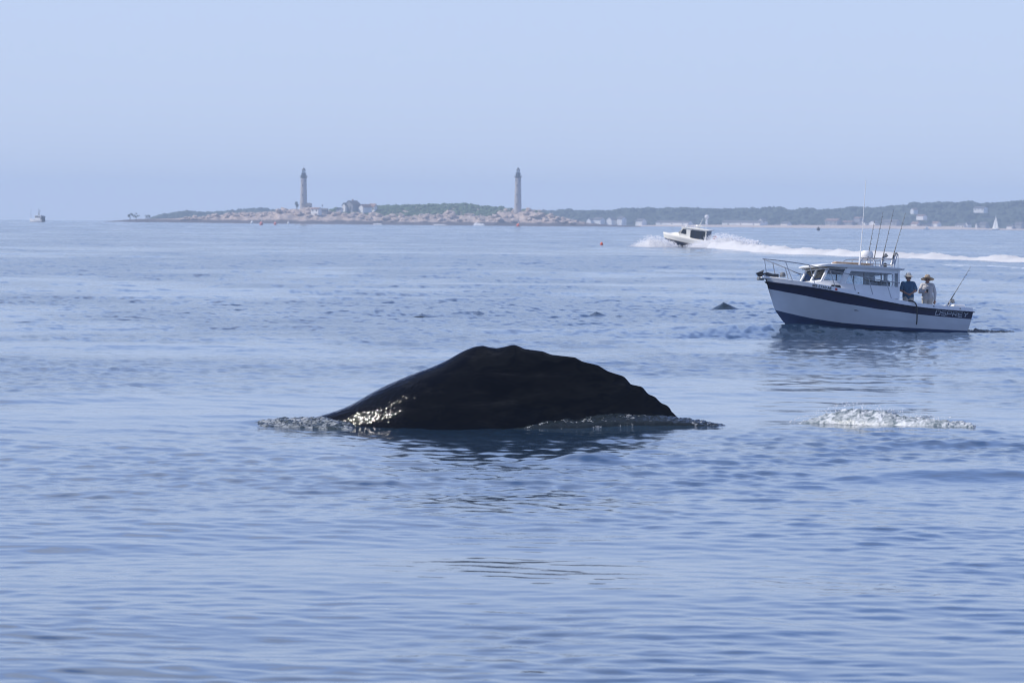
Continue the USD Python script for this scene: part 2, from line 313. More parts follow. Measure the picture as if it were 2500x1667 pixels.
UsdShade.MaterialBindingAPI.Apply(sm.GetPrim()).Bind(sea_mat); tag(sm.GetPrim(),'blue rippled open sea','sea',kind='structure')
# ================================================================ WHALE
RIDGE = [(560,1075),(640,1052),(720,1030),(770,1018),(817,1004),(855,989),(906,959),(944,939),(1008,912),(1059,894),(1092,879),(1110,868),(1136,853.6),(1161,845.6),(1179,843.2),(1194,847.4),(1212,849.8),(1233,846),(1250,841.8),(1256,841.6),(1266,844.6),(1279,851),(1299,854),(1325,858),(1346,865),(1370,868.5),(1403,873.5),(1421,882),(1459,892.6),(1464,895),(1483,905.6),(1522,920.3),(1527,924),(1540,937),(1567,946.4),(1572,951),(1582,962),(1599,971),(1614,986),(1629,995),(1645,1012),(1650,1024),(1662,1058),(1690,1100)]
from scipy.interpolate import PchipInterpolator as _PC
_wd=_PC([500,820,1250,1700],[106.65,106.4,106.1,106.8])
def whale_depth(px): return float(_wd(px))
def build_whale():
    px=np.array([r[0] for r in RIDGE],float); py=np.array([r[1] for r in RIDGE],float)
    s=np.arange(560,1690.1,4.0); yy=np.interp(s,px,py)
    from scipy.ndimage import gaussian_filter1d
    yb=gaussian_filter1d(yy,9); ys=gaussian_filter1d(yy,26); yy=np.where(s<1150,gaussian_filter1d(yy,3.0),gaussian_filter1d(yy,.5)); yy=np.where((s>1290)&(s<1640),yb+(yy-yb)*1.5,yy)
    from scipy.interpolate import PchipInterpolator as PC
    WI=PC([560,800,1000,1180,1300,1450,1560,1650,1690],[.35,.8,1.1,1.06,.88,.64,.43,.2,.1]); HI=PC([560,900,1200,1450,1690],[1.5,1.5,1.65,1.5,1.0]); EI=PC([560,1000,1150,1280,1400,1690],[2.1,2.0,1.7,1.5,1.38,1.25])
    base=PW(1180,1040,106.25); rows=[]
    nu=44
    for a,b,b2 in zip(s,yy,ys):
        d=whale_depth(a); p=PW(a,b,d); zs=PW(a,b2,d)[2]
        W=float(WI(a))
        Hc=float(HI(a)); e=float(EI(a))
        row=[]
        ks=np.linspace(-1,1,2*nu+1)
        for k in ks:
            u=abs(k)**1.6; t=min(u*1.45,1)
            w=W*(1-(1-t)**e)**(1/e); zz=u*Hc*1.45
            row.append((p[0]-.06*w*np.sign(k),p[1]+w*np.sign(k),zs-zz+(p[2]-zs)*math.exp(-zz/.09)))
        rows.append(row)
    R=np.array(rows); V=R.reshape(-1,3)
    ns=meshkit.fbm(V*np.array([1.2,1.2,2.5]),4,3)-.5; n2=meshkit.fbm(V*5,3,9)-.5
    tq=np.abs(np.tile(np.linspace(-1,1,2*nu+1),len(s))); amp=np.clip(tq*6,0,1)
    V=V+np.stack([0*ns,-np.sign(0.5)*(.07*ns+.012*n2)*amp,0*ns],-1)
    V-=base
    m=loft(V.reshape(R.shape)); 
    return base,m
wb,wm=build_whale()
M['whale']=usdkit.material(stage,'/World/Looks/wet_black_skin',{'tc':('texture_coordinate',{}),'mp':('mapping',{'scale':(.5,1,2.2)}),
  'n':('noise_texture',{'scale':1.6,'detail':7,'roughness':.62,'distortion':.5}),'r':('rgb_ramp',{'ramp':[(.35,(.0012,.0013,.002)),(.52,(.002,.0021,.003)),(.62,(.006,.006,.0068)),(.74,(.018,.0175,.019))]}),
  'n2':('noise_texture',{'scale':12,'detail':1.2,'roughness':.5}),'b':('bump',{'distance':.025}),'sx':('separate_xyz',{}),'mk':('map_range',{'from_min':-.3,'from_max':-1.7,'to_min':.02,'to_max':1.0,'clamp':True}),'mm':('math',{'math_type':'multiply'}),'n5':('noise_texture',{'scale':1.2,'detail':3}),'m5':('map_range',{'from_min':.36,'from_max':.60,'to_min':.35,'to_max':1.0,'clamp':True}),'m6':('math',{'math_type':'multiply'}),'n4':('noise_texture',{'scale':4,'detail':3}),'rr':('map_range',{'from_min':.35,'from_max':.65,'to_min':.045,'to_max':.07}),
  'p':('principled_bsdf',{'ior':1.36,'specular_ior_level':.24})},
  [('tc.object','mp.vector'),('mp.vector','n.vector'),('n.fac','r.fac'),('r.color','p.base_color'),('tc.object','n2.vector'),('tc.object','sx.vector'),('sx.x','mk.value'),('tc.object','n5.vector'),('n5.fac','m5.value'),('mk.result','m6.value1'),('m5.result','m6.value2'),('n2.fac','mm.value1'),('m6.value','mm.value2'),('mm.value','b.height'),('b.normal','p.normal'),('tc.object','n4.vector'),('n4.fac','rr.value'),('rr.result','p.roughness')],surface='p.BSDF')
single('humpback_whale',wm,M['whale'],'arched black back and knuckled tail stock of a diving whale','whale',smooth=60,loc=wb)
# ================================================================ CHURNED WATER
def foam_bank(name,px0,px1,d0,d1,width,prof,rough,m,label,seed,cat='splash',kind=None,nx=220,ny=34,top=None,group=None,freq=5.0):
    """a low bank of broken water along a line on the sea; prof: [(fraction, height)]"""
    t=np.linspace(0,1,nx); w=np.linspace(-1,1,ny)
    T,Wd=np.meshgrid(t,w,indexing='ij')
    xs=np.array([xat(px0+(px1-px0)*a,1000,d0+(d1-d0)*a) for a in t]); ds=d0+(d1-d0)*t
    X=np.repeat(xs[:,None],ny,1); Y=ds[:,None]+Wd*width
    hp=np.interp(T,[p[0] for p in prof],[p[1] for p in prof])
    cs=np.clip(1-np.abs(Wd)**2.2,0,1)
    q=np.stack([X*freq/3,Y*freq/3,X*0+seed],-1)
    r1=1-np.abs(2*meshkit.fbm(q,4,seed)-1); r2=meshkit.fbm(q*4,4,seed+5)-.5; r3=meshkit.noise(q*14,seed+9)-.5
    edge=np.clip(np.minimum(T,1-T)*14,0,1)*np.clip((1-np.abs(Wd))*5,0,1)
    z=sea_height(X,Y)+(hp*cs+rough*(.9*(r1-.62)+1.1*r2+.7*r3)*(.35+cs))*edge-.05*(1-edge)-.012
    X=X+rough*.6*r3*edge; V=np.stack([X,Y,z],-1)
    mm=loft(V)
    if mm.face_normals[:,2].mean()<0: mm.invert()
    o=single(name,mm,m,label,cat,kind,group,smooth=70)
    return V
def droplets(parent_name,pts,r,m,label,cat,seed,kind=None,group=None):
    rs=np.random.RandomState(seed); n=len(pts)
    tet=np.array([(1,1,1),(-1,-1,1),(-1,1,-1),(1,-1,-1)],float)/1.73
    from scipy.spatial.transform import Rotation
    Rm=Rotation.random(n,random_state=seed).as_matrix()
    V=np.einsum('nij,kj->nki',Rm,tet)*(r*rs.uniform(.5,1.3,n))[:,None,None]+pts[:,None,:]
    F=(np.array([(0,2,1),(0,1,3),(0,3,2),(1,2,3)])[None]+4*np.arange(n)[:,None,None]).reshape(-1,3)
    return trimesh.Trimesh(V.reshape(-1,3),F,process=False)
foam_bank('whale_wash',600,880,105.7,105.1,.7,[(0,-.08),(.12,.0),(.3,.07),(.5,.08),(.75,.13),(.9,.08),(1,-.05)],.05,M['foam4'],'grey green swirl of broken water where the whale back enters the sea',11)
foam_bank('tail_wash',1190,1810,105.4,106.4,.62,[(0,-.08),(.12,.03),(.25,.15),(.5,.17),(.72,.15),(.85,.08),(1,-.08)],.045,M['foam2'],'dark lapping water with bubbles along the foot of the whale tail',12)
foam_bank('breaking_crest',1915,2405,107.2,104.8,.62,[(0,-.06),(.08,.02),(.18,.14),(.3,.22),(.42,.21),(.6,.14),(.8,.09),(.92,.05),(1,-.05)],.05,M['foam'],'long white foaming crest breaking on the water right of the whale',14)
def crest_drops():
    rs=np.random.RandomState(3); P=[]
    for i in range(350):
        t=rs.beta(1.4,2.2); px=1925+t*440; d=107.2-2.4*t+rs.normal()*.3
        h=np.interp(t,[0,.15,.3,.5,1],[.04,.2,.36,.28,.1])
        x=xat(px,1010,d); P.append((x,d,float(sea_height(x,d))+h*(1-.9*rs.rand()**2.2)+.02))
    return np.array(P)
cd=crest_drops()
single('crest_spray',droplets('x',cd,.012,None,'','',4),M['spray'],'fine white drops thrown above the foaming crest','spray',kind='stuff',smooth=False)
# ================================================================ DISTANT WAKE OF THE CREAM BOAT
def spray_plume(name,px0,px1,d,prof,yhalf,seed,label,n=9000,rdrop=.10):
    rs=np.random.RandomState(seed); nx,nw=70,24
    t=np.linspace(0,1,nx); w=np.linspace(-1,1,nw); T,Wd=np.meshgrid(t,w,indexing='ij')
    X=np.repeat(np.array([xat(px0+(px1-px0)*a,600,d) for a in t])[:,None],nw,1); Y=d+Wd*yhalf*(.4+.6*np.sin(np.pi*T)**.5)
    hp=np.interp(T,[p[0] for p in prof],[p[1] for p in prof])
    q=np.stack([X*.9,Y*.9,X*0+seed],-1); nz=meshkit.fbm(q,4,seed)
    z=zsea(d)-.15+hp*np.clip(1-Wd**2,0,1)*(.55+.5*nz)
    V=np.stack([X,Y,z],-1); core=loft(V)
    if core.face_normals[:,2].mean()<0: core.invert()
    tt=rs.rand(n); ww=np.clip(rs.normal(size=n)*.5,-1,1); hh=np.interp(tt,[p[0] for p in prof],[p[1] for p in prof])
    u=rs.rand(n)**.8; px=px0+(px1-px0)*tt+rs.normal(size=n)*6
    P=np.stack([[xat(a,600,d) for a in px],d+ww*yhalf,zsea(d)+hh*(1-ww**2)**.5*(.2+1.0*u)],-1)
    x=thing(name,label,'spray',(0,0,0))
    part(x,'white_water',core,M['spray'],smooth=True)
    part(x,'spray_drops',droplets('x',P,rdrop,None,'','',seed),M['spray'],smooth=False,kind='stuff')
spray_plume('bow_spray',1540,1650,838,[(0,0),(.15,.5),(.4,1.45),(.6,1.35),(.85,.75),(1,.15)],5.0,21,'white spray fanning out ahead of the cream motorboat bow',n=1200)
spray_plume('stern_spray',1672,1850,834,[(0,.1),(.12,.55),(.35,1.5),(.5,1.85),(.65,1.65),(.82,1.1),(1,.9)],7.0,22,'tall white plume of spray thrown up behind the cream motorboat',n=2200)
def wake_ribbon():
    C=[(1745,605),(1800,609),(1870,615),(1950,619),(2060,623),(2150,627),(2250,630),(2330,633),(2420,636),(2540,640)]
    Hh=[1.0,1.25,1.1,.85,.8,.75,.7,.65,.62,.6]
    a=np.linspace(0,1,300); px=np.interp(a,np.linspace(0,1,len(C)),[c[0] for c in C]); py=np.interp(a,np.linspace(0,1,len(C)),[c[1] for c in C]); hh=np.interp(a,np.linspace(0,1,len(C)),Hh)
    ds=np.array([dist_of(x,y) for x,y in zip(px,py)]); xs=np.array([xat(x,620,d) for x,d in zip(px,ds)])
    w=np.linspace(-1,1,22); T,Wd=np.meshgrid(a,w,indexing='ij')
    X=np.repeat(xs[:,None],22,1)+Wd*1.5; Y=np.repeat(ds[:,None],22,1)+Wd*7.0
    q=np.stack([X*.35,Y*.15,X*0+4],-1); nz=meshkit.fbm(q,4,31); n2=meshkit.fbm(q*5,3,33)
    z=zsea(Y)+np.clip(1-np.abs(Wd)**2,0,1)*hh[:,None]*(.25+1.1*nz+.35*(n2-.5))-.10+.02
    m=loft(np.stack([X,Y,z],-1))
    if m.face_normals[:,2].mean()<0: m.invert()
    return m
single('boat_wake',wake_ribbon(),M['spray'],'long white wake trailing right behind the speeding cream motorboat','wake',smooth=True)
def flat_foam(px0,px1,py0,py1,h,seed,label):
    n=120; a=np.linspace(0,1,n); w=np.linspace(-1,1,16); T,Wd=np.meshgrid(a,w,indexing='ij')
    px=px0+(px1-px0)*a; py=py0+(py1-py0)*a
    ds=np.array([dist_of(x,y) for x,y in zip(px,py)]); xs=np.array([xat(x,620,d) for x,d in zip(px,ds)])
    X=np.repeat(xs[:,None],16,1); Y=ds[:,None]+Wd*9
    nz=meshkit.fbm(np.stack([X*.5,Y*.15,X*0],-1),4,seed); ed=np.clip(np.minimum(T,1-T)*5,0,1)
    z=zsea(Y)+(h*(1-Wd**2)*(.2+1.2*nz))*ed-.06
    m=loft(np.stack([X,Y,z],-1))
    if m.face_normals[:,2].mean()<0: m.invert()
    return single('foam_streak',m,M['foam3'],label,'foam',smooth=True)
flat_foam(2290,2560,646,657,.20,41,'faint band of old foam below the white wake at right edge')

# small steep wavelets that stand out dark on the middle water
M['wavelet']=usdkit.material(stage,'/World/Looks/steep_wave_water',{'g':('geometry',{}),'n':('noise_texture',{'scale':7.0,'detail':4}),'b':('bump',{'distance':.03}),'p':('principled_bsdf',{'base_color':(.016,.030,.045),'roughness':.14,'ior':1.333})},[('g.position','n.vector'),('n.fac','b.height'),('b.normal','p.normal')],surface='p.BSDF')
def wavelet(px,py,h,wl_,wr_,label,seed):
    d=dist_of(px,py); u=np.linspace(-1,1,61); w=np.linspace(-1,1,25); U,Wd=np.meshgrid(u,w,indexing='ij')
    x0=xat(px,py,d); X=x0+np.where(U<0,U*wl_,U*wr_); Y=d+Wd*1.0+.10*np.sin(X*3)
    pr=np.clip(1-np.abs(U),0,1)**1.25*(.88+.3*(meshkit.fbm(np.stack([X*2.5,Y*2.5,X*0+seed],-1),3,seed)-.5)); z=sea_height(np.full_like(X,x0),np.full_like(Y,d),.05)+h*pr*np.exp(-(Wd*1.5)**2)-.05*(1-pr)-.03
    m=loft(np.stack([X,Y,z],-1))
    if m.face_normals[:,2].mean()<0: m.invert()
    single('wave_crest',m,M['wavelet'],label,'wave',smooth=60)
wavelet(1765,754,.44,.75,1.15,'dark pointed wave crest standing just left of the fishing boat bow',61)
wavelet(1455,769,.20,.45,.75,'small dark wave crest up right of the whale hump, left of a pair',62)
wavelet(1512,771,.13,.5,.7,'low dark wavelet touching the right side of a small wave crest',63)
wavelet(1168,766,.15,.5,.7,'small dark wavelet beyond the whale hump',64)
wavelet(1030,767,.12,.5,.6,'faint dark wavelet beyond the left slope of the whale',65)
# ================================================================ FISHING BOAT (white and navy, two people aboard)
BA=math.radians(26.5); HEEL=math.radians(3.6); BP=.0375      # heading, heel, bow-up pitch
_aft=np.array([math.cos(BA),math.sin(BA),0]); _stb=np.array([-math.sin(BA),math.cos(BA),0])
aftv=_aft*math.cos(BP)-np.array([0,0,1])*math.sin(BP); upv0=_aft*math.sin(BP)+np.array([0,0,1])*math.cos(BP)
stbv=_stb*math.cos(HEEL)-upv0*math.sin(HEEL); upv=_stb*math.sin(HEEL)+upv0*math.cos(HEEL)
D0=198.7; BO=np.array([xat(1871,787,D0),D0,zat(1871,786.7,D0)])
def BW(s,p,z): return BO+aftv*s-stbv*p+upv*z          # s aft of bow, p to port, z up -> world
def L(s,p,z): return np.array([s,-p,z])
boat=thing('fishing_boat','white fishing boat with navy stripe and hardtop pilothouse, two people in the stern','boat',BO,rows=[aftv,stbv,upv])
N=48; TT=np.linspace(0,1,N)**1.25
from scipy.interpolate import PchipInterpolator as PCH
sheer=PCH([-.5,0,1.2,2.8,4.0,5.2,6.4,7.7],[1.50,1.42,1.30,1.10,.92,.79,.73,.70])
def line(s0,s1,yk,zf,dy=0):
    y=PCH([0,.04,.09,.17,.3,.45,.65,.85,1],yk)
    s=s0+(s1-s0)*TT; return s,y(TT)+dy,zf(s,TT)
hz=lambda y:.07*y
gy=[.03,.30,.55,.86,1.12,1.26,1.30,1.28,1.22]
nb=[.02,.20,.42,.72,1.0,1.19,1.27,1.26,1.20]
th=PCH([0,.12,.3,.45,.65,.85,1],[.25,.31,.37,.33,.26,.26,.27])
LN={'gun':line(-.10,7.58,gy,lambda s,t:sheer(s)+.15-.02*t),'top':line(0,7.60,gy,lambda s,t:sheer(s),.02),
    'rub':line(-.02,7.62,gy,lambda s,t:sheer(s)-.02,.05),
    'bot':line(.07,7.55,nb,lambda s,t:sheer(s)-th(t)),
    'mid':line(.20,7.51,[.01,.12,.26,.5,.8,1.06,1.2,1.2,1.16],lambda s,t:(sheer(s)-th(t))*.5+.5*PCH([0,.09,.2,.35,.6,1],[.44,.32,.19,.09,.04,.02])(t)),
    'paint':line(.34,7.47,[.008,.06,.13,.30,.62,.92,1.10,1.13,1.10],lambda s,t:PCH([0,.09,.2,.35,.6,1],[.44,.32,.19,.09,.04,.02])(t)),
    'chine':line(.62,7.45,[.006,.03,.08,.2,.5,.84,1.06,1.1,1.08],lambda s,t:PCH([0,.2,.4,1],[.10,-.02,-.06,-.08])(t)),
    'keel':line(.95,7.40,[.004]*9,lambda s,t:PCH([0,.2,.5,1],[-.22,-.45,-.5,-.45])(t))}
def strip(a,b,side,off=0.0):
    A=LN[a];B=LN[b]; P=lambda q:[L(s,side*(y+off),z-hz(y)) for s,y,z in zip(*q)]
    m=loft([P(A),P(B)]); 
    return m if side>0 else trimesh.Trimesh(m.vertices,m.faces[:,::-1],process=False)
def both(a,b): return [strip(a,b,1),strip(a,b,-1)]
def cap(names):     # transom piece
    pts=[];
    for n in names: pts.append((LN[n][0][-1],LN[n][1][-1],LN[n][2][-1]-hz(LN[n][1][-1])))
    r=[[L(s,y,z) for s,y,z in pts],[L(s,-y,z) for s,y,z in pts]]
    return loft(r)
part(boat,'hull',both('bot','mid')+both('mid','paint')+[cap(['top','bot','mid','paint'])],M['hullwhite'],smooth=40)
part(boat,'navy_stripe',both('top','bot')+both('rub','top'),M['navy'],smooth=40)
part(boat,'bottom_paint',both('paint','chine')+both('chine','keel')+[cap(['paint','chine','keel'])],M['bottom'],smooth=40)
part(boat,'gunwale',both('gun','top')+[cap(['gun','top'])],M['gelcoat'],smooth=40)
for sd in (1,-1):
    part(boat,'rub_rail',tube([L(s,sd*(y+.012),z-hz(y)) for s,y,z in zip(*LN['rub'])],.022,6),M['navy'])
# deck and cockpit
gs,gyv,gz=LN['gun']
k=gs<=4.8
part(boat,'foredeck',loft([[L(s,y*(1-2*q),z-hz(y)*abs(1-2*q)-.01+.05*(1-(1-2*q)**2)) for s,y,z in zip(gs[k],gyv[k],gz[k])] for q in np.linspace(0,1,9)],flip=True),M['gelcoat'])
k2=gs>=4.6
for sd in (1,-1):
    part(boat,'side_deck',loft([[L(s,sd*(y-w),z-hz(y)+zz) for s,y,z in zip(gs[k2],gyv[k2],gz[k2])] for w,zz in ((0,0),(.20,0.0),(.20,-.6))],flip=sd>0),M['gelcoat'])
part(boat,'cockpit_floor',bx(4.7,7.45,-1.15,1.15,.16,.19),M['plastic'])
part(boat,'transom_wall',bx(7.25,7.42,-1.02,1.02,.3,.78),M['gelcoat'])
part(boat,'fish_box',rbox(6.95,7.42,-1.0,.95,.60,.86,.03),M['plastic'])
part(boat,'aft_bulkhead',[panel([L(4.72,1.0,.2),L(4.72,-1.0,.2),L(4.72,-1.0,1.98),L(4.72,1.0,1.98)],[[(.12,.12),(.40,.12),(.40,.92),(.12,.92)],[(.5,.68),(.88,.68),(.88,.92),(.5,.92)]],.05)],M['gelcoat'])
# pilothouse
wz=1.46
for sd in (1,-1):
    q=[L(2.40,sd*1.0,.95),L(4.75,sd*1.0,.95),L(4.75,sd*.98,1.98),L(2.40,sd*.98,1.98)]
    if sd<0: q=[q[1],q[0],q[3],q[2]]
    def U(s,z,sd=sd): 
        u=(s-2.40)/2.35; return ((u if sd>0 else 1-u),(z-.95)/1.03)
    outer=[U(2.36,.95),U(4.75,.95),U(4.75,1.98),U(2.66,1.98),U(2.36,wz-.04)]
    hs=[[U(2.56,1.405),U(4.46,1.375),U(4.46,1.83),U(2.78,1.85)],[U(4.53,1.36),U(4.69,1.36),U(4.69,1.84),U(4.53,1.84)]]
    w=part(boat,'cabin_side',panel(q,hs,.05,outer=outer,rnd=.05),M['gelcoat'])
    gl=[[U(2.55,1.39),U(3.30,1.38),U(3.30,1.86),U(2.77,1.87)],[U(3.335,1.38),U(4.0,1.37),U(4.0,1.86),U(3.335,1.86)],[U(4.035,1.37),U(4.48,1.36),U(4.48,1.85),U(4.035,1.85)],[U(4.52,1.35),U(4.70,1.35),U(4.70,1.85),U(4.52,1.85)]]
    for g in gl:
        part(boat,'side_window',_shift(panel(q,(),.008,outer=g),q,-.02),M['glass'],smooth=False)
    for sx in (3.317,4.017):
        part(boat,'window_post',_shift(panel(q,(),.03,outer=[U(sx-.018,1.38),U(sx+.018,1.38),U(sx+.018,1.86),U(sx-.018,1.86)]),q,-.008),M['midgrey'],smooth=False)
# windshield of three facets
b0,b1,t0_,t1_=(1.70,.80),(2.40,1.0),(1.98,.78),(2.68,.98)
zb,zt=1.46,1.95
def facet(p0,p1,h0,h1): return [L(*p0,zb),L(*p1,zb),L(*h1,zt),L(*h0,zt)]
front=[L(1.70,-.80,zb),L(1.70,.80,zb),L(1.98,.78,zt),L(1.98,-.78,zt)]
fac=[(front,[[(.05,.1),(.47,.1),(.47,.93),(.07,.93)],[(.53,.1),(.95,.1),(.93,.93),(.53,.93)]]),
     ([L(1.70,.80,zb-.03),L(2.40,1.0,zb-.03),L(2.68,.98,zt),L(1.98,.78,zt)],[[(.09,.12),(.88,.12),(.88,.93),(.09,.93)]]),
     ([L(2.40,-1.0,zb-.03),L(1.70,-.80,zb-.03),L(1.98,-.78,zt),L(2.68,-.98,zt)],[[(.12,.12),(.91,.12),(.91,.93),(.12,.93)]])]
for q,hs in fac:
    w=part(boat,'windshield_frame',panel(q,hs,.04,rnd=.03),M['gelcoat'])
    for h in hs:
        c=np.mean(h,axis=0); hh=[tuple(c+(np.array(p)-c)*1.04) for p in h]
        part(boat,'windshield_pane',_shift(panel(q,(),.008,outer=hh),q,-.02),M['glass'],smooth=False)
# trunk below the windshield
def trunk():
    pl=[(.95,.30),(1.35,.58),(1.70,.80),(2.40,1.0),(2.9,1.02)]
    ztop=[1.36,1.43,1.475,1.43,1.40]; rows=[]
    for (s,y),z in zip(pl,ztop):
        rows.append([L(s-.05,y+.06,1.05),L(s,y,z-.03),L(s,y-.04,z),L(s,0,z+.03),L(s,-y+.04,z),L(s,-y,z-.03),L(s-.05,-y-.06,1.05)])
    a=loft(rows); c=np.mean(rows[0],axis=0)
    f=trimesh.Trimesh(np.vstack([rows[0],[c]]),[(i,i+1,7) for i in range(6)],process=False)
    return [a,f]
part(boat,'cabin_trunk',trunk(),M['gelcoat'],smooth=30)
pw=[L(2.02,.915,1.17),L(2.36,1.01,1.16),L(2.36,1.01,1.33),L(2.02,.905,1.34)]
part(boat,'cabin_port',_shift(panel(pw,(),.02,outer=[(.12,0),(.88,0),(1,.25),(1,.75),(.88,1),(.12,1),(0,.75),(0,.25)]),pw,.055),M['black'],smooth=False)
# roof with a deeper white visor at its front
def roof():
    rows=[]
    for s,hw,zt_,zb_ in ((1.62,.62,2.02,1.99),(1.72,.84,2.07,1.98),(1.95,.98,2.10,1.97),(2.6,1.06,2.115,1.965),(3.6,1.08,2.10,1.965),(4.9,1.06,2.06,1.96)):
        up=[L(s,hw*c,zt_-.045*abs(c)**3) for c in np.linspace(1,-1,11)]
        dn=[L(s,hw*c*.97,zb_-.0*abs(c)) for c in np.linspace(-1,1,11)]
        rows.append(up+dn+[up[0]])
    a=loft(rows)
    caps=[]
    for r,fl in ((rows[0],False),(rows[-1],True)):
        c=np.mean(r,axis=0); n=len(r)-1
        caps.append(trimesh.Trimesh(np.vstack([r[:-1],[c]]),[((i+1)%n,i,n) if fl else (i,(i+1)%n,n) for i in range(n)],process=False))
    m=trimesh.util.concatenate([a]+caps)
    if m.volume<0: m.invert()
    return m
part(boat,'roof',roof(),M['gelcoat'],smooth=40)
part(boat,'roof_liner',bx(1.9,4.7,-.9,.9,1.945,1.955),M['dim'])
for s,dx in ((3.35,.52),(3.9,.40)):
    part(boat,'cabin_seat',[rbox(s,s+.5,-.85,-.35,.9,1.25,.03),rbox(s+.4,s+.5,-.85,-.35,1.2,1.2+dx,.03)],M['seat'])
part(boat,'helm_console',[rbox(2.2,2.75,-.9,-.1,.8,1.36,.04)],M['dim'])
part(boat,'cabin_locker',[rbox(3.6,4.4,-.95,-.55,.9,1.55,.03)],M['dim'])
# bow rail
RP=[(-.17,0.02,2.19),(.48,.45,2.14),(1.2,.85,2.045),(1.91,1.08,1.89),(2.66,1.2,1.80),(3.33,1.24,1.71),(4.06,1.24,1.62),(4.63,1.20,1.585)]
for sd in (1,-1):
    P=smoothline([L(s,sd*y,z-hz(y)) for s,y,z in RP],40)
    part(boat,'bow_rail',tube(P,.017,6),M['steel'])
    for i in (1,2,3,4,5,6):
        s,y,z=RP[i]; s2=s+.21; y2=float(np.interp(s2,gs,gyv))-.05; z2=float(np.interp(s2,gs,gz))-hz(y2)
        part(boat,'rail_stanchion',tube([L(s,sd*y,z-hz(y)),L(s2,sd*y2,z2)],.014,6),M['steel'])
part(boat,'rail_stanchion',tube([L(-.10,0,2.17),L(.0,.0,1.55)],.014,6),M['steel'])
# pulpit, roller and anchor
part(boat,'bow_pulpit',[rbox(-.30,.45,-.16,.16,1.50,1.57,.025)],M['gelcoat'])
anchor=[tube([L(-.36,0,1.60),L(0,0,1.70),L(.40,0,1.62)],.035,7),rbox(-.05,.45,-.05,.05,1.57,1.69,.02)]
fl=trimesh.Trimesh([L(-.46,0,1.68),L(-.22,.15,1.74),L(-.12,0,1.82),L(-.22,-.15,1.74),L(-.20,0,1.50)],[(0,1,2),(0,2,3),(0,4,1),(0,3,4),(1,4,2),(2,4,3)],process=False)
part(boat,'anchor',anchor+[fl],M['grey'],smooth=False)
part(boat,'anchor_roller',[rbox(-.36,-.15,-.09,.09,1.45,1.56,.02)],M['midgrey'])
part(boat,'windlass',[lathe([(.10,0),(.11,.05),(.09,.13),(.05,.16)],12,(.62,0,1.60))],M['midgrey'])
# roof gear
def zr(s): return float(np.interp(s,[1.6,2.6,4.9],[2.05,2.115,2.06]))
part(boat,'roof_board',[rbox(2.55,4.05,-.35,-.05,2.15,2.20,.02)],M['tan'])
part(boat,'roof_board',[rbox(2.75,4.25,.02,.38,2.15,2.205,.025)],M['plastic'],label='white board lashed on the roof')
rk=[]
for sd in (1,-1):
    rk.append(tube(smoothline([L(3.35,sd*.62,2.10),L(3.45,sd*.62,2.32),L(3.6,sd*.62,2.36),L(4.78,sd*.62,2.36)],18),.016,6))
    for s in (3.75,4.15,4.7): rk.append(tube([L(s,sd*.62,2.36),L(s+.03,sd*.66,2.06)],.014,6))
for s in (3.6,4.15,4.78): rk.append(tube([L(s,.62,2.36),L(s,-.62,2.36)],.016,6))
rk.append(tube([L(3.9,.45,2.16),L(4.85,.45,2.16)],.02,6)); 
part(boat,'roof_rack',rk,M['steel'])
part(boat,'radar_dome',lathe([(.14,0),(.21,.02),(.235,.07),(.235,.16),(.20,.235),(.12,.26),(0.01,.265)],24,(4.0,0.05,2.40)),M['plastic'])
part(boat,'radar_mount',[rbox(3.8,4.2,-.2,.3,2.36,2.40,.015)],M['gelcoat'])
part(boat,'searchlight',[lathe([(.03,0),(.06,.03),(.07,.12),(.03,.16)],12,(4.55,-.3,2.08))],M['black'])
part(boat,'whip_antenna',[tube([L(3.42,.5,2.34),L(3.5,.5,3.3),L(3.62,.5,5.08)],.017,6,.009),tube([L(3.40,.5,2.10),L(3.42,.5,2.42)],.028,7)],M['plastic'])
for i,(s,p) in enumerate(((4.72,.62),(4.86,.22),(4.72,-.25),(4.86,-.62))):
    part(boat,'rod_holder',tube([L(s,p,2.12),L(s+.12,p,2.52)],.032,8),M['steel'])
part(boat,'light_mast',tube([L(4.93,.55,2.0),L(4.93,.55,2.55)],.01,5),M['steel'])
def rod(name_label,a,b,reel,lean=None):
    a=np.array(a);b=np.array(b); u=(b-a)/np.linalg.norm(b-a); Ln=np.linalg.norm(b-a)
    side=np.array([1.0,0,0])-u*u[0]; side/=np.linalg.norm(side)
    x=thing('fishing_rod',name_label,'fishing rod',a,group=None)
    part(x,'rod_blank',tube([u*Ln*.2,u*Ln*.6,u*Ln],.012,5,.005),M['black'])
    part(x,'rod_grip',tube([-u*.12,u*Ln*.10,u*Ln*.24],.02,6,.017),M['grey'])
    part(x,'rod_butt',tube([-u*.35,-u*.05],.018,6),M['steel'])
    for q in (.36,.5,.63,.76,.88):
        c=u*Ln*q+side*.02; part(x,'line_guide',trimesh.creation.torus(.016,.005,8,5,transform=trimesh.geometry.align_vectors([0,0,1],u)).apply_translation(c),M['black'],smooth=False)
    if reel:
        c=u*.08+side*.085
        ax=np.cross(u,side)
        T=trimesh.geometry.align_vectors([0,0,1],ax)
        part(x,'reel',[trimesh.creation.cylinder(.05,.09,transform=T,sections=14).apply_translation(c),trimesh.creation.cylinder(.062,.015,transform=T,sections=14).apply_translation(c+ax*.05),trimesh.creation.cylinder(.062,.015,transform=T,sections=14).apply_translation(c-ax*.05)],M['midgrey'])
        part(x,'reel_handle',[tube([c+ax*.06,c+ax*.07+side*.07+u*.03],.009,5),tube([c+ax*.07+side*.07+u*.03,c+ax*.12+side*.07+u*.03],.014,6)],M['black'])
rod('short thin fishing rod leaning foremost behind the white radar dome',BW(3.95,.15,2.45),BW(4.30,-.05,3.72),False)
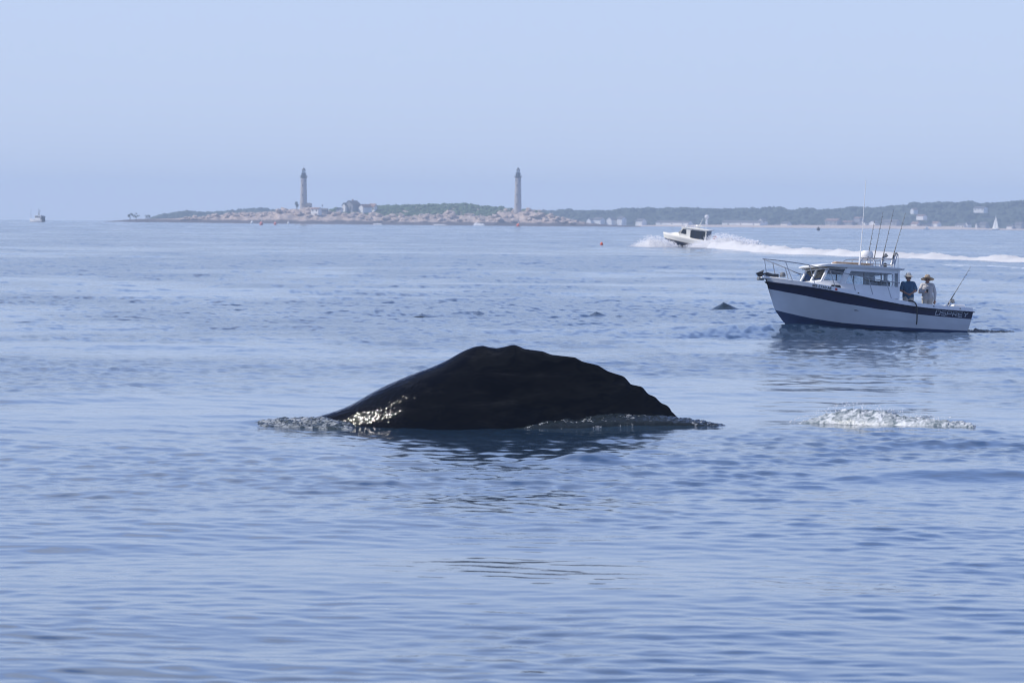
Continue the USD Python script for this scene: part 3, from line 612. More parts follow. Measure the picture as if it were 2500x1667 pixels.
rod('black fishing rod standing just aft of the radar dome',BW(4.18,.2,2.45),BW(4.62,.0,4.06),False)
rod('fishing rod with reel, third from the bow on the pilothouse roof',BW(4.78,-.25,2.48),BW(5.28,-.40,4.18),True)
rod('aftmost fishing rod on the roof, its reel at the roof edge',BW(4.92,.22,2.50),BW(5.50,.05,4.05),True)
rod('fishing rod slanting aft from the stern gunwale',BW(6.72,1.08,.93),BW(7.62,1.02,2.22),True)
part(boat,'stern_rod_holder',tube([L(6.66,1.10,.70),L(6.76,1.08,.96)],.03,8),M['steel'])
# hose over the side, vent plates, registration and name
gp=lambda s,o:(s,float(np.interp(s,gs,gyv))+o,float(np.interp(s,gs,gz))-hz(float(np.interp(s,gs,gyv))))
s_,y_,z_=gp(5.15,0)
hose=[L(4.92,y_-.02,z_+.03),L(5.05,y_+.03,z_+.04),L(5.15,y_+.10,z_-.04),L(5.20,y_+.13,z_-.22),L(5.21,y_+.12,z_-.5),L(5.21,y_+.09,z_-.78)]
part(boat,'overboard_hose',tube(smoothline(hose,26),.024,8),M['black'])
for s in (2.95,5.95,7.05):
    a=gp(s,.012); part(boat,'deck_fitting',[lathe([(.03,0),(.03,.02),(.015,.03)],8,L(a[0],a[1],a[2]-.07))],M['black'])
def on_band(a,b,s,v):   # point on the port side between two hull lines
    A=LN[a];B=LN[b]; f=lambda q,c:float(np.interp(s,q[0],q[c]))
    y0,y1,z0,z1=f(A,1),f(B,1),f(A,2),f(B,2); return L(s,y0+(y1-y0)*v,z0-hz(y0)+(z1-hz(y1)-z0+hz(y0))*v)
def flat_text(txt,h,s0,v,bold,a='gun',b='top'):
    t=meshkit.text_mesh(txt,h,.006,bold); p0=on_band(a,b,s0,v); p1=on_band(a,b,s0+t.extents[0],v)
    ex=(p1-p0)/np.linalg.norm(p1-p0); up=np.array([0,0,1.0]); n=np.cross(ex,up); n/=np.linalg.norm(n); up=np.cross(n,ex)
    V=t.vertices; P=p0+V[:,:1]*ex+V[:,1:2]*up+(V[:,2:3]+.012)*n
    return trimesh.Trimesh(P,t.faces,process=False)
part(boat,'registration_number',flat_text('MS 2760 AE',.085,1.30,.80,True),M['black'],smooth=False)
st=[on_band('gun','top',2.09,.25),on_band('gun','top',2.17,.25),on_band('gun','top',2.17,.80),on_band('gun','top',2.09,.80)]
part(boat,'registration_sticker',_shift(panel([st[3],st[2],st[1],st[0]],(),.005),[st[3],st[2],st[1],st[0]],.014),M['red'],smooth=False)
GL={'O':[[(0,0),(1,0),(1,1),(0,1),(0,0)]],'S':[[(0,0),(1,0),(1,.5),(0,.5),(0,1),(1,1)]],'P':[[(0,0),(0,1),(1,1),(1,.45),(0,.45)]],'R':[[(0,0),(0,1),(1,1),(1,.45),(0,.45)],[(.45,.45),(1,0)]],'E':[[(1,0),(0,0),(0,1),(1,1)],[(0,.5),(.9,.5)]],'Y':[[(0,1),(.5,.5),(1,1)],[(.5,.5),(.4,0)]]}
nm=[];s=6.03
for ch in 'OSPREY':
    for ln in GL[ch]:
        P=[]
        for (u,w),(u2,w2) in zip(ln[:-1],ln[1:]):
            for q in np.linspace(0,1,4)[:-1]: P.append((u+(u2-u)*q,w+(w2-w)*q))
        P.append(ln[-1])
        pts=[on_band('top','bot',s+.03*w+.17*u,.80-.58*w)+np.array([0,-.008,0]) for u,w in P]
        nm.append(tube(pts,.0125,5))
    s+=.232
part(boat,'boat_name',nm,M['letter'],smooth=False)
vp=on_band('bot','mid',3.0,.5); part(boat,'hull_vent',[bx(vp[0]-.09,vp[0]+.09,vp[1]-.012,vp[1]+.01,vp[2]-.02,vp[2]+.02)],M['midgrey'])
# outdrive and the little wash behind it
part(boat,'outdrive',[rbox(7.5,7.85,-.18,.18,-.35,.10,.04),rbox(7.52,7.95,-.30,.30,.03,.09,.02)],M['midgrey'])
p=BW(7.7,.3,0); pxs=1250+FPX*p[0]/p[1]
foam_bank('stern_wash',2352,2480,p[1]-.3,p[1]+1.4,.7,[(0,.02),(.2,.10),(.5,.05),(1,0)],.08,M['foam2'],'small dark swirl of water behind the fishing boat transom',17,nx=90)
# ================================================================ THE TWO PEOPLE
def hand(w,d,side,curl=.6):
    w=np.array(w,float); d=np.array(d,float)/np.linalg.norm(d); z=np.array([0,0,1.0]); a=np.cross(d,z); a/=np.linalg.norm(a)+1e-9; n=np.cross(a,d)
    g=[(w,.028,w+d*.085+a*.02,.02),(w,.026,w+d*.085-a*.022,.02)]
    for i,(o,ln) in enumerate(((-.033,.065),(-.011,.078),(.011,.074),(.033,.058))):
        b=w+d*.088+a*o; k=b+d*ln*.5-n*.012; t=k+(d*(1-curl)-n*curl)*ln*.55; g+=[(b,.010,k,.0092),(k,.0092,t,.008)]
    b=w+d*.03+a*.03*side; k=b+a*.03*side+d*.03; t=k+d*.03-n*.01; g+=[(b,.013,k,.011),(k,.011,t,.009)]
    return g
def person(label,foot,Ht,rz,arms,shirt,sleeve,brim,crown_m,brim_m,hat_tilt,long_sleeve):
    k=Ht/1.70
    x=thing('person',label,'person',foot,rotz=rz)
    J=lambda *p:np.array(p,float)*k
    hd=J(0,-.03,1.565)
    body=[(J(.10,0,.07),.05,J(.095,0,.47),.058),(J(-.10,0,.07),.05,J(-.095,0,.47),.058),(J(.095,0,.47),.062,J(.09,0,.88),.088),(J(-.095,0,.47),.062,J(-.09,0,.88),.088),
      (J(.10,-.02,.04),.04,J(.11,-.17,.03),.03),(J(-.10,-.02,.04),.04,J(-.11,-.17,.03),.03),
      (J(.075,0,.92),.11,J(.06,0,1.08),.105),(J(-.075,0,.92),.11,J(-.06,0,1.08),.105),(J(.06,0,1.08),.105,J(.09,0,1.28),.105),(J(-.06,0,1.08),.105,J(-.09,0,1.28),.105),(J(-.09,0,1.28),.105,J(.09,0,1.28),.105),
      (J(.15,0,1.385),.06,J(-.15,0,1.385),.06),(J(0,0,1.36),.065,J(0,-.015,1.48),.052),
      (hd+J(0,.01,.02),.092,hd+J(0,-.015,-.06),.065),(hd+J(0,-.03,-.075),.045,hd+J(0,-.05,-.085),.03),(hd+J(0,-.10,-.005),.012,hd+J(0,-.098,-.03),.016),
      (hd+J(.085,.01,.0),.018,hd+J(.085,.012,-.03),.014),(hd+J(-.085,.01,.0),.018,hd+J(-.085,.012,-.03),.014)]
    hands=[]
    for sd,(e,w,hdv) in arms.items():
        sh=J(.185*sd,0,1.37); e=J(*e); w=J(*w)
        body+= [(sh,.056,e,.043),(e,.043,w,.03)]; hands+=hand(w,hdv,-sd)
    hm=chain(hands,.012,3)
    part(x,'body',trimesh.util.concatenate([chain(body,.03,6),hm]),M['skin'],smooth=60)
    part(x,'mouth',[rbox(hd[0]-.025,hd[0]+.025,hd[1]-.083,hd[1]-.070,hd[2]-.062,hd[2]-.054,.003,6)],simple('lips_'+str(_used[('/World','person')]),(.25,.10,.08),.6),smooth=40)
    gl=[m3.Manifold.sphere(.026,10).scale((1,.35,.75)).translate(tuple(hd+J(.035*s,-.092,.005))) for s in (1,-1)]
    part(x,'sunglasses',[tm(g) for g in gl]+[tube([hd+J(.06,-.085,.01),hd+J(.09,.01,.01)],.005,5),tube([hd+J(-.06,-.085,.01),hd+J(-.09,.01,.01)],.005,5)],M['lens'],smooth=60)
    part(x,'hair',tm((m3.Manifold.sphere(.099*k,18).translate(tuple(hd+J(0,.022,.02)))) - m3.Manifold.cube((.4,.4,.4),True).translate(tuple(hd+J(0,-.22,.0))) - m3.Manifold.cube((.4,.4,.4),True).translate(tuple(hd+J(0,0,-.25)))),M['hair'],smooth=60)
    tr=[(J(.10,0,.11),.075,J(.095,0,.47),.082),(J(-.10,0,.11),.075,J(-.095,0,.47),.082),(J(.095,0,.47),.084,J(.09,0,.88),.112),(J(-.095,0,.47),.084,J(-.09,0,.88),.112),(J(.075,0,.90),.125,J(.065,0,1.0),.118),(J(-.075,0,.90),.125,J(-.065,0,1.0),.118),(J(.07,0,.95),.12,J(-.07,0,.95),.12)]
    part(x,'trousers',chain(tr,.03,6),M['khaki'],smooth=60)
    sh=[(J(.08,0,.93),.128,J(.065,0,1.08),.122),(J(-.08,0,.93),.128,J(-.065,0,1.08),.122),(J(.08,0,.93),.128,J(-.08,0,.93),.128),(J(.065,0,1.08),.122,J(.095,0,1.27),.122),(J(-.065,0,1.08),.122,J(-.095,0,1.27),.122),(J(.065,0,1.08),.122,J(-.065,0,1.08),.122),(J(-.095,0,1.27),.122,J(.095,0,1.27),.122),(J(.155,0,1.38),.072,J(-.155,0,1.38),.072),(J(.05,0,1.40),.075,J(-.05,0,1.40),.075)]
    for sd,(e,w,hdv) in arms.items():
        s0=J(.185*sd,0,1.37); e=J(*e); w=J(*w)
        if long_sleeve: sh+= [(s0,.074,e,.060),(e,.060,w-(w-e)*.06,.046)]
        else: sh+= [(s0,.076,s0+(e-s0)*.80,.068)]
    S=chain(sh,.026,6); v=S.vertices; v=v+S.vertex_normals*((meshkit.fbm(v*np.array([9,9,5]),3,int(Ht*100))-.5)*.022)[:,None]; S=trimesh.Trimesh(v,S.faces,process=False)
    part(x,'shirt',S,M[shirt],smooth=60)
    hat=lathe([(brim,-.02),(brim*1.0,-.012),(brim*.75,.004),(.105*k,.02),(.105*k,.03)],28); v=hat.vertices; v[:,2]+=.03*np.abs(v[:,0]/brim)**2*(1 if brim<.19 else -.6)
    crown=lathe([(.108*k,0),(.11*k,.03),(.102*k,.08),(.088*k,.115),(.05,.132),(.005,.125)],24)
    Rx=trimesh.transformations.rotation_matrix(hat_tilt,(1,0,0)); hx=part(x,'hat',crown.apply_transform(Rx).apply_translation(hd+J(0,.012,.05)),M[crown_m],smooth=60)
    part(hx,'brim',hat.apply_transform(Rx).apply_translation(hd+J(0,.012,.05)),M[brim_m],smooth=60)
    band=lathe([(.112*k,0.005),(.114*k,.03)],24); part(hx,'hat_band',band.apply_transform(Rx).apply_translation(hd+J(0,.012,.05)),M['hair'],smooth=60)
    return x
f1=BW(5.55,.22,.19); f2=BW(6.28,.30,.19)
person('person in a blue t-shirt and cream hat leaning at the rail beside the pilothouse',f1,1.70,math.radians(3),{-1:((-.27,-.06,1.13),(-.08,-.25,1.02),(.8,-.5,-.2)),1:((.27,-.06,1.13),(.08,-.25,1.02),(-.8,-.5,-.2))},'blueshirt',False,.165,'hatcloth','hatcloth',-.10,False)
p2=person('person in a pale grey long sleeved shirt and wide straw hat, holding a dark cup',f2,1.66,math.radians(-4),{-1:((-.28,-.06,1.13),(-.10,-.27,1.12),(.8,-.5,.1)),1:((.275,.02,1.10),(.26,-.08,.84),(-.1,-.2,-1))},'paleshirt',True,.235,'straw','straw',-.30,True)
k2=1.66/1.70
cup=thing('cup','small dark cup held in front of the pale grey shirt','cup',f2+np.array([-.03,-.33,1.08]))
part(cup,'cup_body',lathe([(.03,0),(.036,.005),(.042,.10),(.04,.105)],14),M['black']); part(cup,'lid',lathe([(.044,.103),(.044,.118),(.03,.122)],14),M['grey'])
# ================================================================ CREAM MOTORBOAT AT SPEED
MA=math.radians(-20); MP=.11

_a=np.array([math.cos(-MA),-math.sin(-MA),0]); _s=np.array([math.sin(-MA),math.cos(-MA),0])
ma=_a*math.cos(MP)-np.array([0,0,1])*math.sin(MP); mu=_a*math.sin(MP)+np.array([0,0,1])*math.cos(MP)
MO=PW(1617,578,842.0); MO=np.array([MO[0],842.0,zsea(842)+.70])
mb=thing('motorboat','cream motorboat with dark canvas enclosure speeding left in white spray','boat',MO,rows=[ma*1.1,_s*1.1,mu*1.1])
n=30; t=np.linspace(0,1,n)**1.2
def ml(s0,s1,ys,zs): return s0+(s1-s0)*t, PCH([0,.08,.2,.4,.7,1],ys)(t), PCH([0,.2,.5,.8,1],zs)(t)
ML={'deck':ml(0,7.0,[.05,.55,.95,1.3,1.42,1.25],[1.22,1.20,1.06,.94,.92]),'rub':ml(.04,7.02,[.07,.58,.99,1.34,1.46,1.29],[1.12,1.05,.90,.80,.80]),
    'side':ml(.18,7.0,[.04,.40,.78,1.15,1.34,1.22],[.62,.52,.36,.28,.28]),
    'chine':ml(.7,6.95,[.02,.2,.5,.95,1.22,1.15],[.30,.15,.02,-.05,-.05]),'keel':ml(1.0,6.9,[.01]*6,[-.1,-.35,-.45,-.45,-.45])}
def mst(a,b,side):
    A=ML[a];B=ML[b]; P=lambda q:[L(s,side*y,z) for s,y,z in zip(*q)]; m=loft([P(A),P(B)]); return m if side>0 else trimesh.Trimesh(m.vertices,m.faces[:,::-1],process=False)
def mcap(ns): return loft([[L(ML[k][0][-1],sg*ML[k][1][-1],ML[k][2][-1]) for k in ns] for sg in (1,-1)])
part(mb,'hull',[mst(a,b,s) for a,b in (('deck','rub'),('rub','side')) for s in (1,-1)]+[mcap(['deck','rub','side'])],M['cream'],smooth=40)
part(mb,'hull_bottom',[mst(a,b,s) for a,b in (('side','chine'),('chine','keel')) for s in (1,-1)]+[mcap(['side','chine','keel'])],M['navy'],smooth=40)
ds,dy,dz=ML['deck']
part(mb,'deck',loft([[L(s,y*(1-2*q),z+.14*(1-(1-2*q)**2)) for s,y,z in zip(ds,dy,dz)] for q in np.linspace(0,1,9)],flip=True),M['cream'])
tr=[[L(s,y*c,z*(1-abs(c)**4)+.95*abs(c)**4) for c in np.linspace(1,-1,13)] for s,y,z in ((.8,.30,1.26),(1.3,.65,1.42),(1.9,.95,1.54),(2.5,1.05,1.62),(2.9,1.08,1.62))]
part(mb,'cabin_trunk',loft(tr),M['cream'])
# deckhouse side with a window and a big round-cornered canvas opening
for sd in (1,-1):
    q=[L(2.35,sd*1.12,.80),L(6.35,sd*1.15,.80),L(6.35,sd*1.10,2.30),L(2.35,sd*1.05,2.30)]
    if sd<0: q=[q[1],q[0],q[3],q[2]]
    def U(s,z,sd=sd):
        u=(s-2.35)/4.0; return ((u if sd>0 else 1-u),(z-.80)/1.5)
    win=[U(2.72,1.50),U(3.62,1.42),U(3.50,2.12),U(3.02,2.14)]; opn=[U(4.15,1.15),U(4.5,.98),U(6.1,.95),U(6.25,1.05),U(6.25,2.15),U(4.3,2.15),U(4.1,2.0)]
    part(mb,'deckhouse_side',panel(q,[win,opn],.06,outer=[U(2.40,.8),U(6.35,.8),U(6.35,2.24),U(2.95,2.24)],rnd=.10),M['cream'])
    part(mb,'side_window',_shift(panel(q,(),.01,outer=win),q,-.03),M['darkglass'],smooth=False)
    part(mb,'side_curtain',_shift(panel(q,(),.02,outer=opn),q,-.03),M['darkglass'],smooth=False)
    part(mb,'curtain_seam',[_shift(panel(q,(),.03,outer=[U(s,1.0),U(s+.09,1.0),U(s+.09,2.14),U(s,2.14)]),q,-.02) for s in (4.75,5.55)],M['navy'],smooth=False)
ws=[L(2.38,-1.1,1.48),L(2.38,1.1,1.48),L(2.98,1.05,2.24),L(2.98,-1.05,2.24)]
part(mb,'windshield_frame',panel(ws,[[(.06,.08),(.47,.08),(.47,.92),(.06,.92)],[(.53,.08),(.94,.08),(.94,.92),(.53,.92)]],.05),M['cream'])
for a,b in ((.05,.48),(.52,.95)): part(mb,'windshield_pane',_shift(panel(ws,(),.01,outer=[(a,.06),(b,.06),(b,.94),(a,.94)]),ws,-.03),M['darkglass'],smooth=False)
part(mb,'rear_curtain',[panel([L(6.33,1.1,.9),L(6.33,-1.1,.9),L(6.36,-1.08,2.26),L(6.36,1.08,2.26)],(),.03)],M['navy'],smooth=False)
part(mb,'hardtop',[tm(m3.Manifold.batch_hull([m3.Manifold.sphere(.06,10).translate(tuple(L(s,y,z))) for s,y,z in ((2.75,.9,2.27),(2.75,-.9,2.27),(3.3,1.12,2.32),(3.3,-1.12,2.32),(6.6,1.15,2.32),(6.6,-1.15,2.32),(4.5,.6,2.42),(4.5,-.6,2.42))]))],M['cream'])
part(mb,'interior',[rbox(4.2,6.2,-1.0,1.0,.7,.95,.03),rbox(3.9,4.1,-1.0,1.0,.9,1.9,.03)],M['dim'])
part(mb,'mast',[tube([L(4.9,0,2.36),L(5.15,0,3.35)],.09,8,.05),bx(4.9,5.3,-.3,.3,2.75,2.80),lathe([(.25,0),(.27,.1),(.22,.2),(.02,.22)],16,L(4.7,0,2.62)),tube([L(5.15,0,3.3),L(5.3,0,3.75)],.03,6)],M['cream'])
part(mb,'roof_rail',[tube([L(4.0,y,2.40),L(4.05,y,2.70),L(5.6,y,2.70),L(5.65,y,2.38)],.03,6) for y in (.7,-.7)],M['plastic'])
part(mb,'searchlight',[lathe([(.05,0),(.12,.05),(.14,.2),(.06,.26)],12,L(3.1,0,2.36))],M['plastic'])
fg=[L(6.95,.1,1.0),L(7.35,.1,1.0)]
part(mb,'flag_staff',tube([L(6.9,.3,.9),L(7.25,.3,1.9)],.02,5),M['ironblack'])
part(mb,'flag',loft([[L(7.20-.03*i+.5*a,.3+.06*math.sin(7*a+i),1.75-.12*i-.15*a) for a in np.linspace(0,1,8)] for i in range(5)]),M['flagred'])
# ================================================================ ISLAND WITH THE TWO LIGHTHOUSES
DI=4200.0; SI=FPX/DI           # photo pixels per metre on the island
def wl(px): return 536.5+0.00995*px+2.4
def ix(px): return xat(px,530,DI)
def hz_(px,py): return (wl(px)-py)/SI
ROCK=[(255,540.5),(290,538),(330,535.5),(380,535),(422,534),(488,530.4),(567,522.5),(600,521.5),(663,519.5),(676,516),(705,511.5),(736,511.2),(760,516),(780,519.5),(828,524.5),(870,524.6),(940,527.5),(1000,530),(1080,526),(1140,525.4),(1200,530),(1219,520),(1237,514.5),(1288,515.2),(1319,519),(1357,531.5),(1393,535.6),(1434,545),(1485,549.5),(1560,552.5)]
VEG=[(560,545),(740,540),(800,509),(822,506),(870,504),(920,501),(957,501),(1000,500),(1064,498),(1128,496),(1166,501),(1217,505),(1255,508.8),(1288,510.6),(1314,516.5),(1352,525.4),(1380,540),(1560,552)]
rp=np.array(ROCK);vp_=np.array(VEG)
def island():
    px=np.arange(250,1566,1.6); nr=90; r=np.linspace(0,1,nr)
    rock=np.array([hz_(p,np.interp(p,rp[:,0],rp[:,1])) for p in px]); veg=np.array([hz_(p,np.interp(p,vp_[:,0],vp_[:,1])) for p in px])-1.6
    xs=np.array([ix(p) for p in px]); R,X=np.meshgrid(r,xs,indexing='ij'); Y=DI-12+R*190
    fr=np.clip(R/.20,0,1); fr=fr*fr*(3-2*fr); fv=np.clip((R-.22)/.30,0,1); fv=fv*fv*(3-2*fv); bk=np.clip((1-R)/.3,0,1)
    zz=(rock[None]*fr*.93+np.maximum(veg-rock,0)[None]*fv)*(.3+.7*bk)
    jag=meshkit.fbm(np.stack([X/9,Y/9,X*0],-1),4,2)-.5; j2=1-np.abs(2*meshkit.fbm(np.stack([X/5,Y/5,X*0+5],-1),3,6)-1)
    sc=np.clip(rock,0.3,8)[None]/8; Y=Y+(meshkit.fbm(np.stack([X/20,X*0,R*0+2],-1),3,4)-.5)*22*(1-R)
    zz=zz+(jag*3.0+(j2-.6)*2.2)*sc*np.clip(fr*1.5,0,1)-(1-fr)*1.0+(1-fr)*fr*3*jag
    return np.stack([X,Y,zz+zsea(DI)],-1)
IV=island(); im=loft(IV)
if im.face_normals[:,2].mean()<0: im.invert()
isl=single('island',im,M['rock'],'low granite island carrying the twin lighthouses','island',kind='structure',smooth=25)
IP=str(isl.GetPath())
from scipy.interpolate import LinearNDInterpolator
_ii=LinearNDInterpolator(IV[:,:,:2].reshape(-1,2),IV[:,:,2].ravel())
def iz(x,y): 
    v=float(_ii(x,y)); return v if v==v else zsea(DI)
rs=np.random.RandomState(12)
def rockmesh(r,seed,flat=.7):
    m=trimesh.creation.icosphere(subdivisions=1,radius=1); v=m.vertices; f=1+1.1*(meshkit.noise(v*1.3+seed*7.1,seed)-.5); v=v*f[:,None]*np.array([1.25,1,flat])
    v=v@trimesh.transformations.rotation_matrix(seed*1.7,(0,0,1))[:3,:3]; return trimesh.Trimesh(v*r,m.faces,process=False)
spots=[(p,.10+.08*rs.rand(),1.2+1.6*rs.rand()) for p in rs.uniform(440,1430,150)]+[(1095,.26,3.6),(1085,.24,2.6),(1140,.24,2.6),(1150,.25,3),(912,.26,3.0),(905,.24,2.4),(1237,.3,3.2),(1225,.27,2.6),(1290,.27,2.8),(1305,.3,2.6),(1255,.25,2.4),(1292,.2,2.4),(1318,.3,2.2),(880,.2,2.4),(860,.19,2.5),(870,.22,2.6),(800,.19,2.6),(690,.2,3),(720,.17,3.2),(745,.18,2.8)]
for i,(p,r,s) in enumerate(spots):
    x=ix(p);y=DI-12+r*190; hh=hz_(p,np.interp(p,rp[:,0],rp[:,1])); s=min(s,.5+.35*hh) if i<150 else s
    b=rockmesh(s,i); b.apply_translation((x,y,iz(x,y)+s*.18)); part(IP,'boulder',b,M['rock'],smooth=False)
# scrub on the crown of the island
def blobs(pts,rad,seed,sub=1,flat=.8):
    ico=trimesh.creation.icosphere(subdivisions=sub); V=[];F=[];n=0
    for i,(p,r) in enumerate(zip(pts,rad)):
        v=ico.vertices; f=1+.9*(meshkit.noise(v*1.9+i*3.7,seed)-.5)+.5*(meshkit.noise(v*4.3+i*1.7,seed+1)-.5); v=v*f[:,None]*np.array([1.1,1,flat])*r+p; V.append(v);F.append(ico.faces+n); n+=len(v)
    return trimesh.Trimesh(np.vstack(V),np.vstack(F),process=False)
P=[];Rr=[]
for _ in range(1900):
    p=rs.uniform(795,1375); q=rs.uniform(.24,.75); x=ix(p);y=DI-12+q*190
    vh=hz_(p,np.interp(p,vp_[:,0],vp_[:,1])); rh=hz_(p,np.interp(p,rp[:,0],rp[:,1])); zt=iz(x,y)-zsea(DI)
    if vh<rh+.2 or zt>vh-.3 or (abs(p-1264)<14): continue
    r=min(rs.uniform(.9,2.2),.8+.5*(vh-rh)); P.append((x,y,iz(x,y)+r*.15)); Rr.append(r)
single('scrub',blobs(P,Rr,5,1,.75),M['scrub'],'dense low green scrub over the back of the island','scrub',kind='stuff',smooth=False)
# lighthouses
def lighthouse(label,px,pyb):
    x=ix(px); y=DI+30; zb=zsea(DI)+hz_(px,pyb)-1.2
    t=thing('lighthouse',label,'lighthouse',(x,y,zb),group=None)
    hh=27.0
    part(t,'tower',lathe([(2.75,0),(2.72,1.0),(2.45,12),(2.12,24.2),(2.12,24.4)],32),M['granite'],smooth=40)
    part(t,'gallery',lathe([(2.1,24.3),(2.5,24.7),(2.75,25.1),(2.75,25.4),(1.5,25.4)],28),M['ironblack'])
    part(t,'gallery_railing',[tube([(2.65*math.cos(a),2.65*math.sin(a),25.4+h) for a in np.linspace(0,2*math.pi,25)],.05,5) for h in (.5,1.1)]+[tube([(2.65*math.cos(a),2.65*math.sin(a),25.4),(2.65*math.cos(a),2.65*math.sin(a),26.5)],.05,5) for a in np.linspace(0,2*math.pi,17)[:-1]],M['ironblack'],smooth=False)
    part(t,'watch_room',lathe([(1.75,25.4),(1.7,28.0),(2.05,28.1),(2.05,28.3),(1.2,28.3)],24),M['ironblack'])
    part(t,'lantern_glass',lathe([(1.15,28.3),(1.15,30.3)],12),M['glass'],smooth=False)
    part(t,'lantern_frame',[tube([(1.17*math.cos(a),1.17*math.sin(a),28.3),(1.17*math.cos(a),1.17*math.sin(a),30.4)],.05,5) for a in np.linspace(0,2*math.pi,9)[:-1]],M['ironblack'],smooth=False)
    part(t,'lens',lathe([(.2,28.4),(.5,28.8),(.5,29.8),(.2,30.2)],12),M['plastic'])
    part(t,'lantern_roof',[lathe([(1.45,30.3),(1.35,30.6),(.7,31.4),(.2,31.8)],20),trimesh.creation.icosphere(2,.28).apply_translation((0,0,32.0)),tube([(0,0,32),(0,0,33.2)],.05,5)],M['ironblack'])
    for h,a in ((5,-1.9),(12,-1.9),(19,-1.9),(22.5,-1.0),(22.5,-2.4)):
        r=np.interp(h,[0,12,24],[2.75,2.45,2.12]); w=bx(-.35,.35,-.12,.12,-.6,.6); w.apply_transform(trimesh.transformations.rotation_matrix(a+math.pi/2,(0,0,1))); w.apply_translation((r*math.cos(a),r*math.sin(a),h)); part(t,'window',w,M['ironblack'],smooth=False)
    part(t,'base_course',lathe([(3.0,-1.5),(3.0,.7),(2.8,.8)],32),M['granite'])
    return t
lighthouse('grey stone lighthouse standing on bare rock, small dark annex at its right foot',737,511.8)
lighthouse('grey stone lighthouse rising from the green scrub, away from the island houses',1264,511.5)
# houses
def gable(name,label,px0,px1,pyb,pyt,d,wm,rm,cat='house',depth=None,ridge='x',eave=.62,windows=0,chim=False,group=None,tz=0):
    s=FPX/d; w=(px1-px0)/s; h=(pyb-pyt)/s; dep=depth or max(4.0,w*.7); x=xat((px0+px1)/2,530,d)
    e=536.5+.00995*(px0+px1)/2-EYE*FPX; zb=H-(pyb-e)*d/FPX
    t=thing(name,label,cat,(x,d,zb),rotz=math.radians(-32 if cat=='house' else -10),group=group); he=h*eave
    if ridge=='x':
        wall=trimesh.creation.extrude_polygon(Polygon([(-dep/2,-2),(dep/2,-2),(dep/2,he),(0,h-.15),(-dep/2,he)]),w-.3,engine='earcut'); V=wall.vertices; wall=trimesh.Trimesh(np.stack([V[:,2]-(w-.3)/2,V[:,0],V[:,1]],-1),wall.faces,process=False)
        rf=[loft([[(-w/2-.15,sg*(dep/2+.3),he-.3*(h-he)/(dep/2)),(w/2+.15,sg*(dep/2+.3),he-.3*(h-he)/(dep/2))],[(-w/2-.15,0,h),(w/2+.15,0,h)]]) for sg in (1,-1)]
    else:
        wall=trimesh.creation.extrude_polygon(Polygon([(-w/2,-2),(w/2,-2),(w/2,he),(0,h-.15),(-w/2,he)]),dep,engine='earcut'); V=wall.vertices; wall=trimesh.Trimesh(np.stack([V[:,0],-V[:,2]+dep/2,V[:,1]],-1),wall.faces,process=False)
        rf=[loft([[(sg*(w/2+.3),-dep/2-.3,he-.3*(h-he)/(w/2)),(sg*(w/2+.3),dep/2+.3,he-.3*(h-he)/(w/2))],[(0,-dep/2-.3,h),(0,dep/2+.3,h)]]) for sg in (1,-1)]
    wall.fix_normals(); part(t,'wall',wall,wm,smooth=False)
    part(t,'roof',[trimesh.Trimesh(np.vstack([r.vertices,r.vertices+(0,0,.25)]),np.vstack([r.faces,r.faces[:,::-1]+len(r.vertices)]),process=False) for r in rf],rm,smooth=False)
    for i in range(windows):
        xx=-w/2+w*(i+.5)/windows; part(t,'window',bx(xx-.55,xx+.55,-dep/2-.06,-dep/2+.1,he*.35,he*.75),M['ironblack'],smooth=False)
    if chim: part(t,'chimney',bx(-.4,.4,-.4,.4,h-.6,h+1.2),M['roofred'],smooth=False)
    return t
gable('annex','small dark roofed annex at the right foot of the bare rock lighthouse',745,760,517,496.5,DI+28,M['housegrey'],M['roofgrey'],'building',eave=.7,windows=2)
gable('oil_house','low white walled house just right of the bare rock lighthouse',761,783,519,507.5,DI+12,M['housewhite'],M['roofred'],windows=2,eave=.72)
gable('shed','grey shed with a thin post, right of the low white house',783,800,518.5,509.5,DI+20,M['housegrey'],M['roofgrey'],'shed',eave=.6)
gable('keeper_house','large grey two storey house with dark roof on the island',848,873,520,490.5,DI+45,M['housegrey'],M['roofgrey'],windows=2,chim=True,ridge='y',eave=.68,depth=11)
gable('house_wing','white gabled wing on the left of the large grey house',841,851,517,496,DI+43,M['housewhite'],M['roofgrey'],'house',ridge='y',eave=.7,depth=8)
gable('cottage','tiny white cottage in the scrub below the large grey house',822,835,517,508,DI+34,M['housewhite'],M['roofgrey'],'house',eave=.55)
gable('white_house','white gable ended house with brown roof, left one of the pair at the scrub edge',885,898,515,499.5,DI+45,M['housewhite'],M['roofred'],ridge='y',eave=.6,depth=12)
gable('white_house','grey walled house with white gable and long brown roof beside the scrub',902,919,516.5,498,DI+60,M['housewhite'],M['roofred'],ridge='x',eave=.6,windows=2)
tube_=tube([(0,0,0),(0,0,4.2)],.12,6); tl=PW(787,512,DI+22); x=thing('signal_post','thin post with a small box top above the grey shed','post',tl-np.array([0,0,1.0])); part(x,'post',tube_,M['ironblack']); part(x,'head',bx(-.5,.5,-.3,.3,3.6,4.6),M['housegrey'])
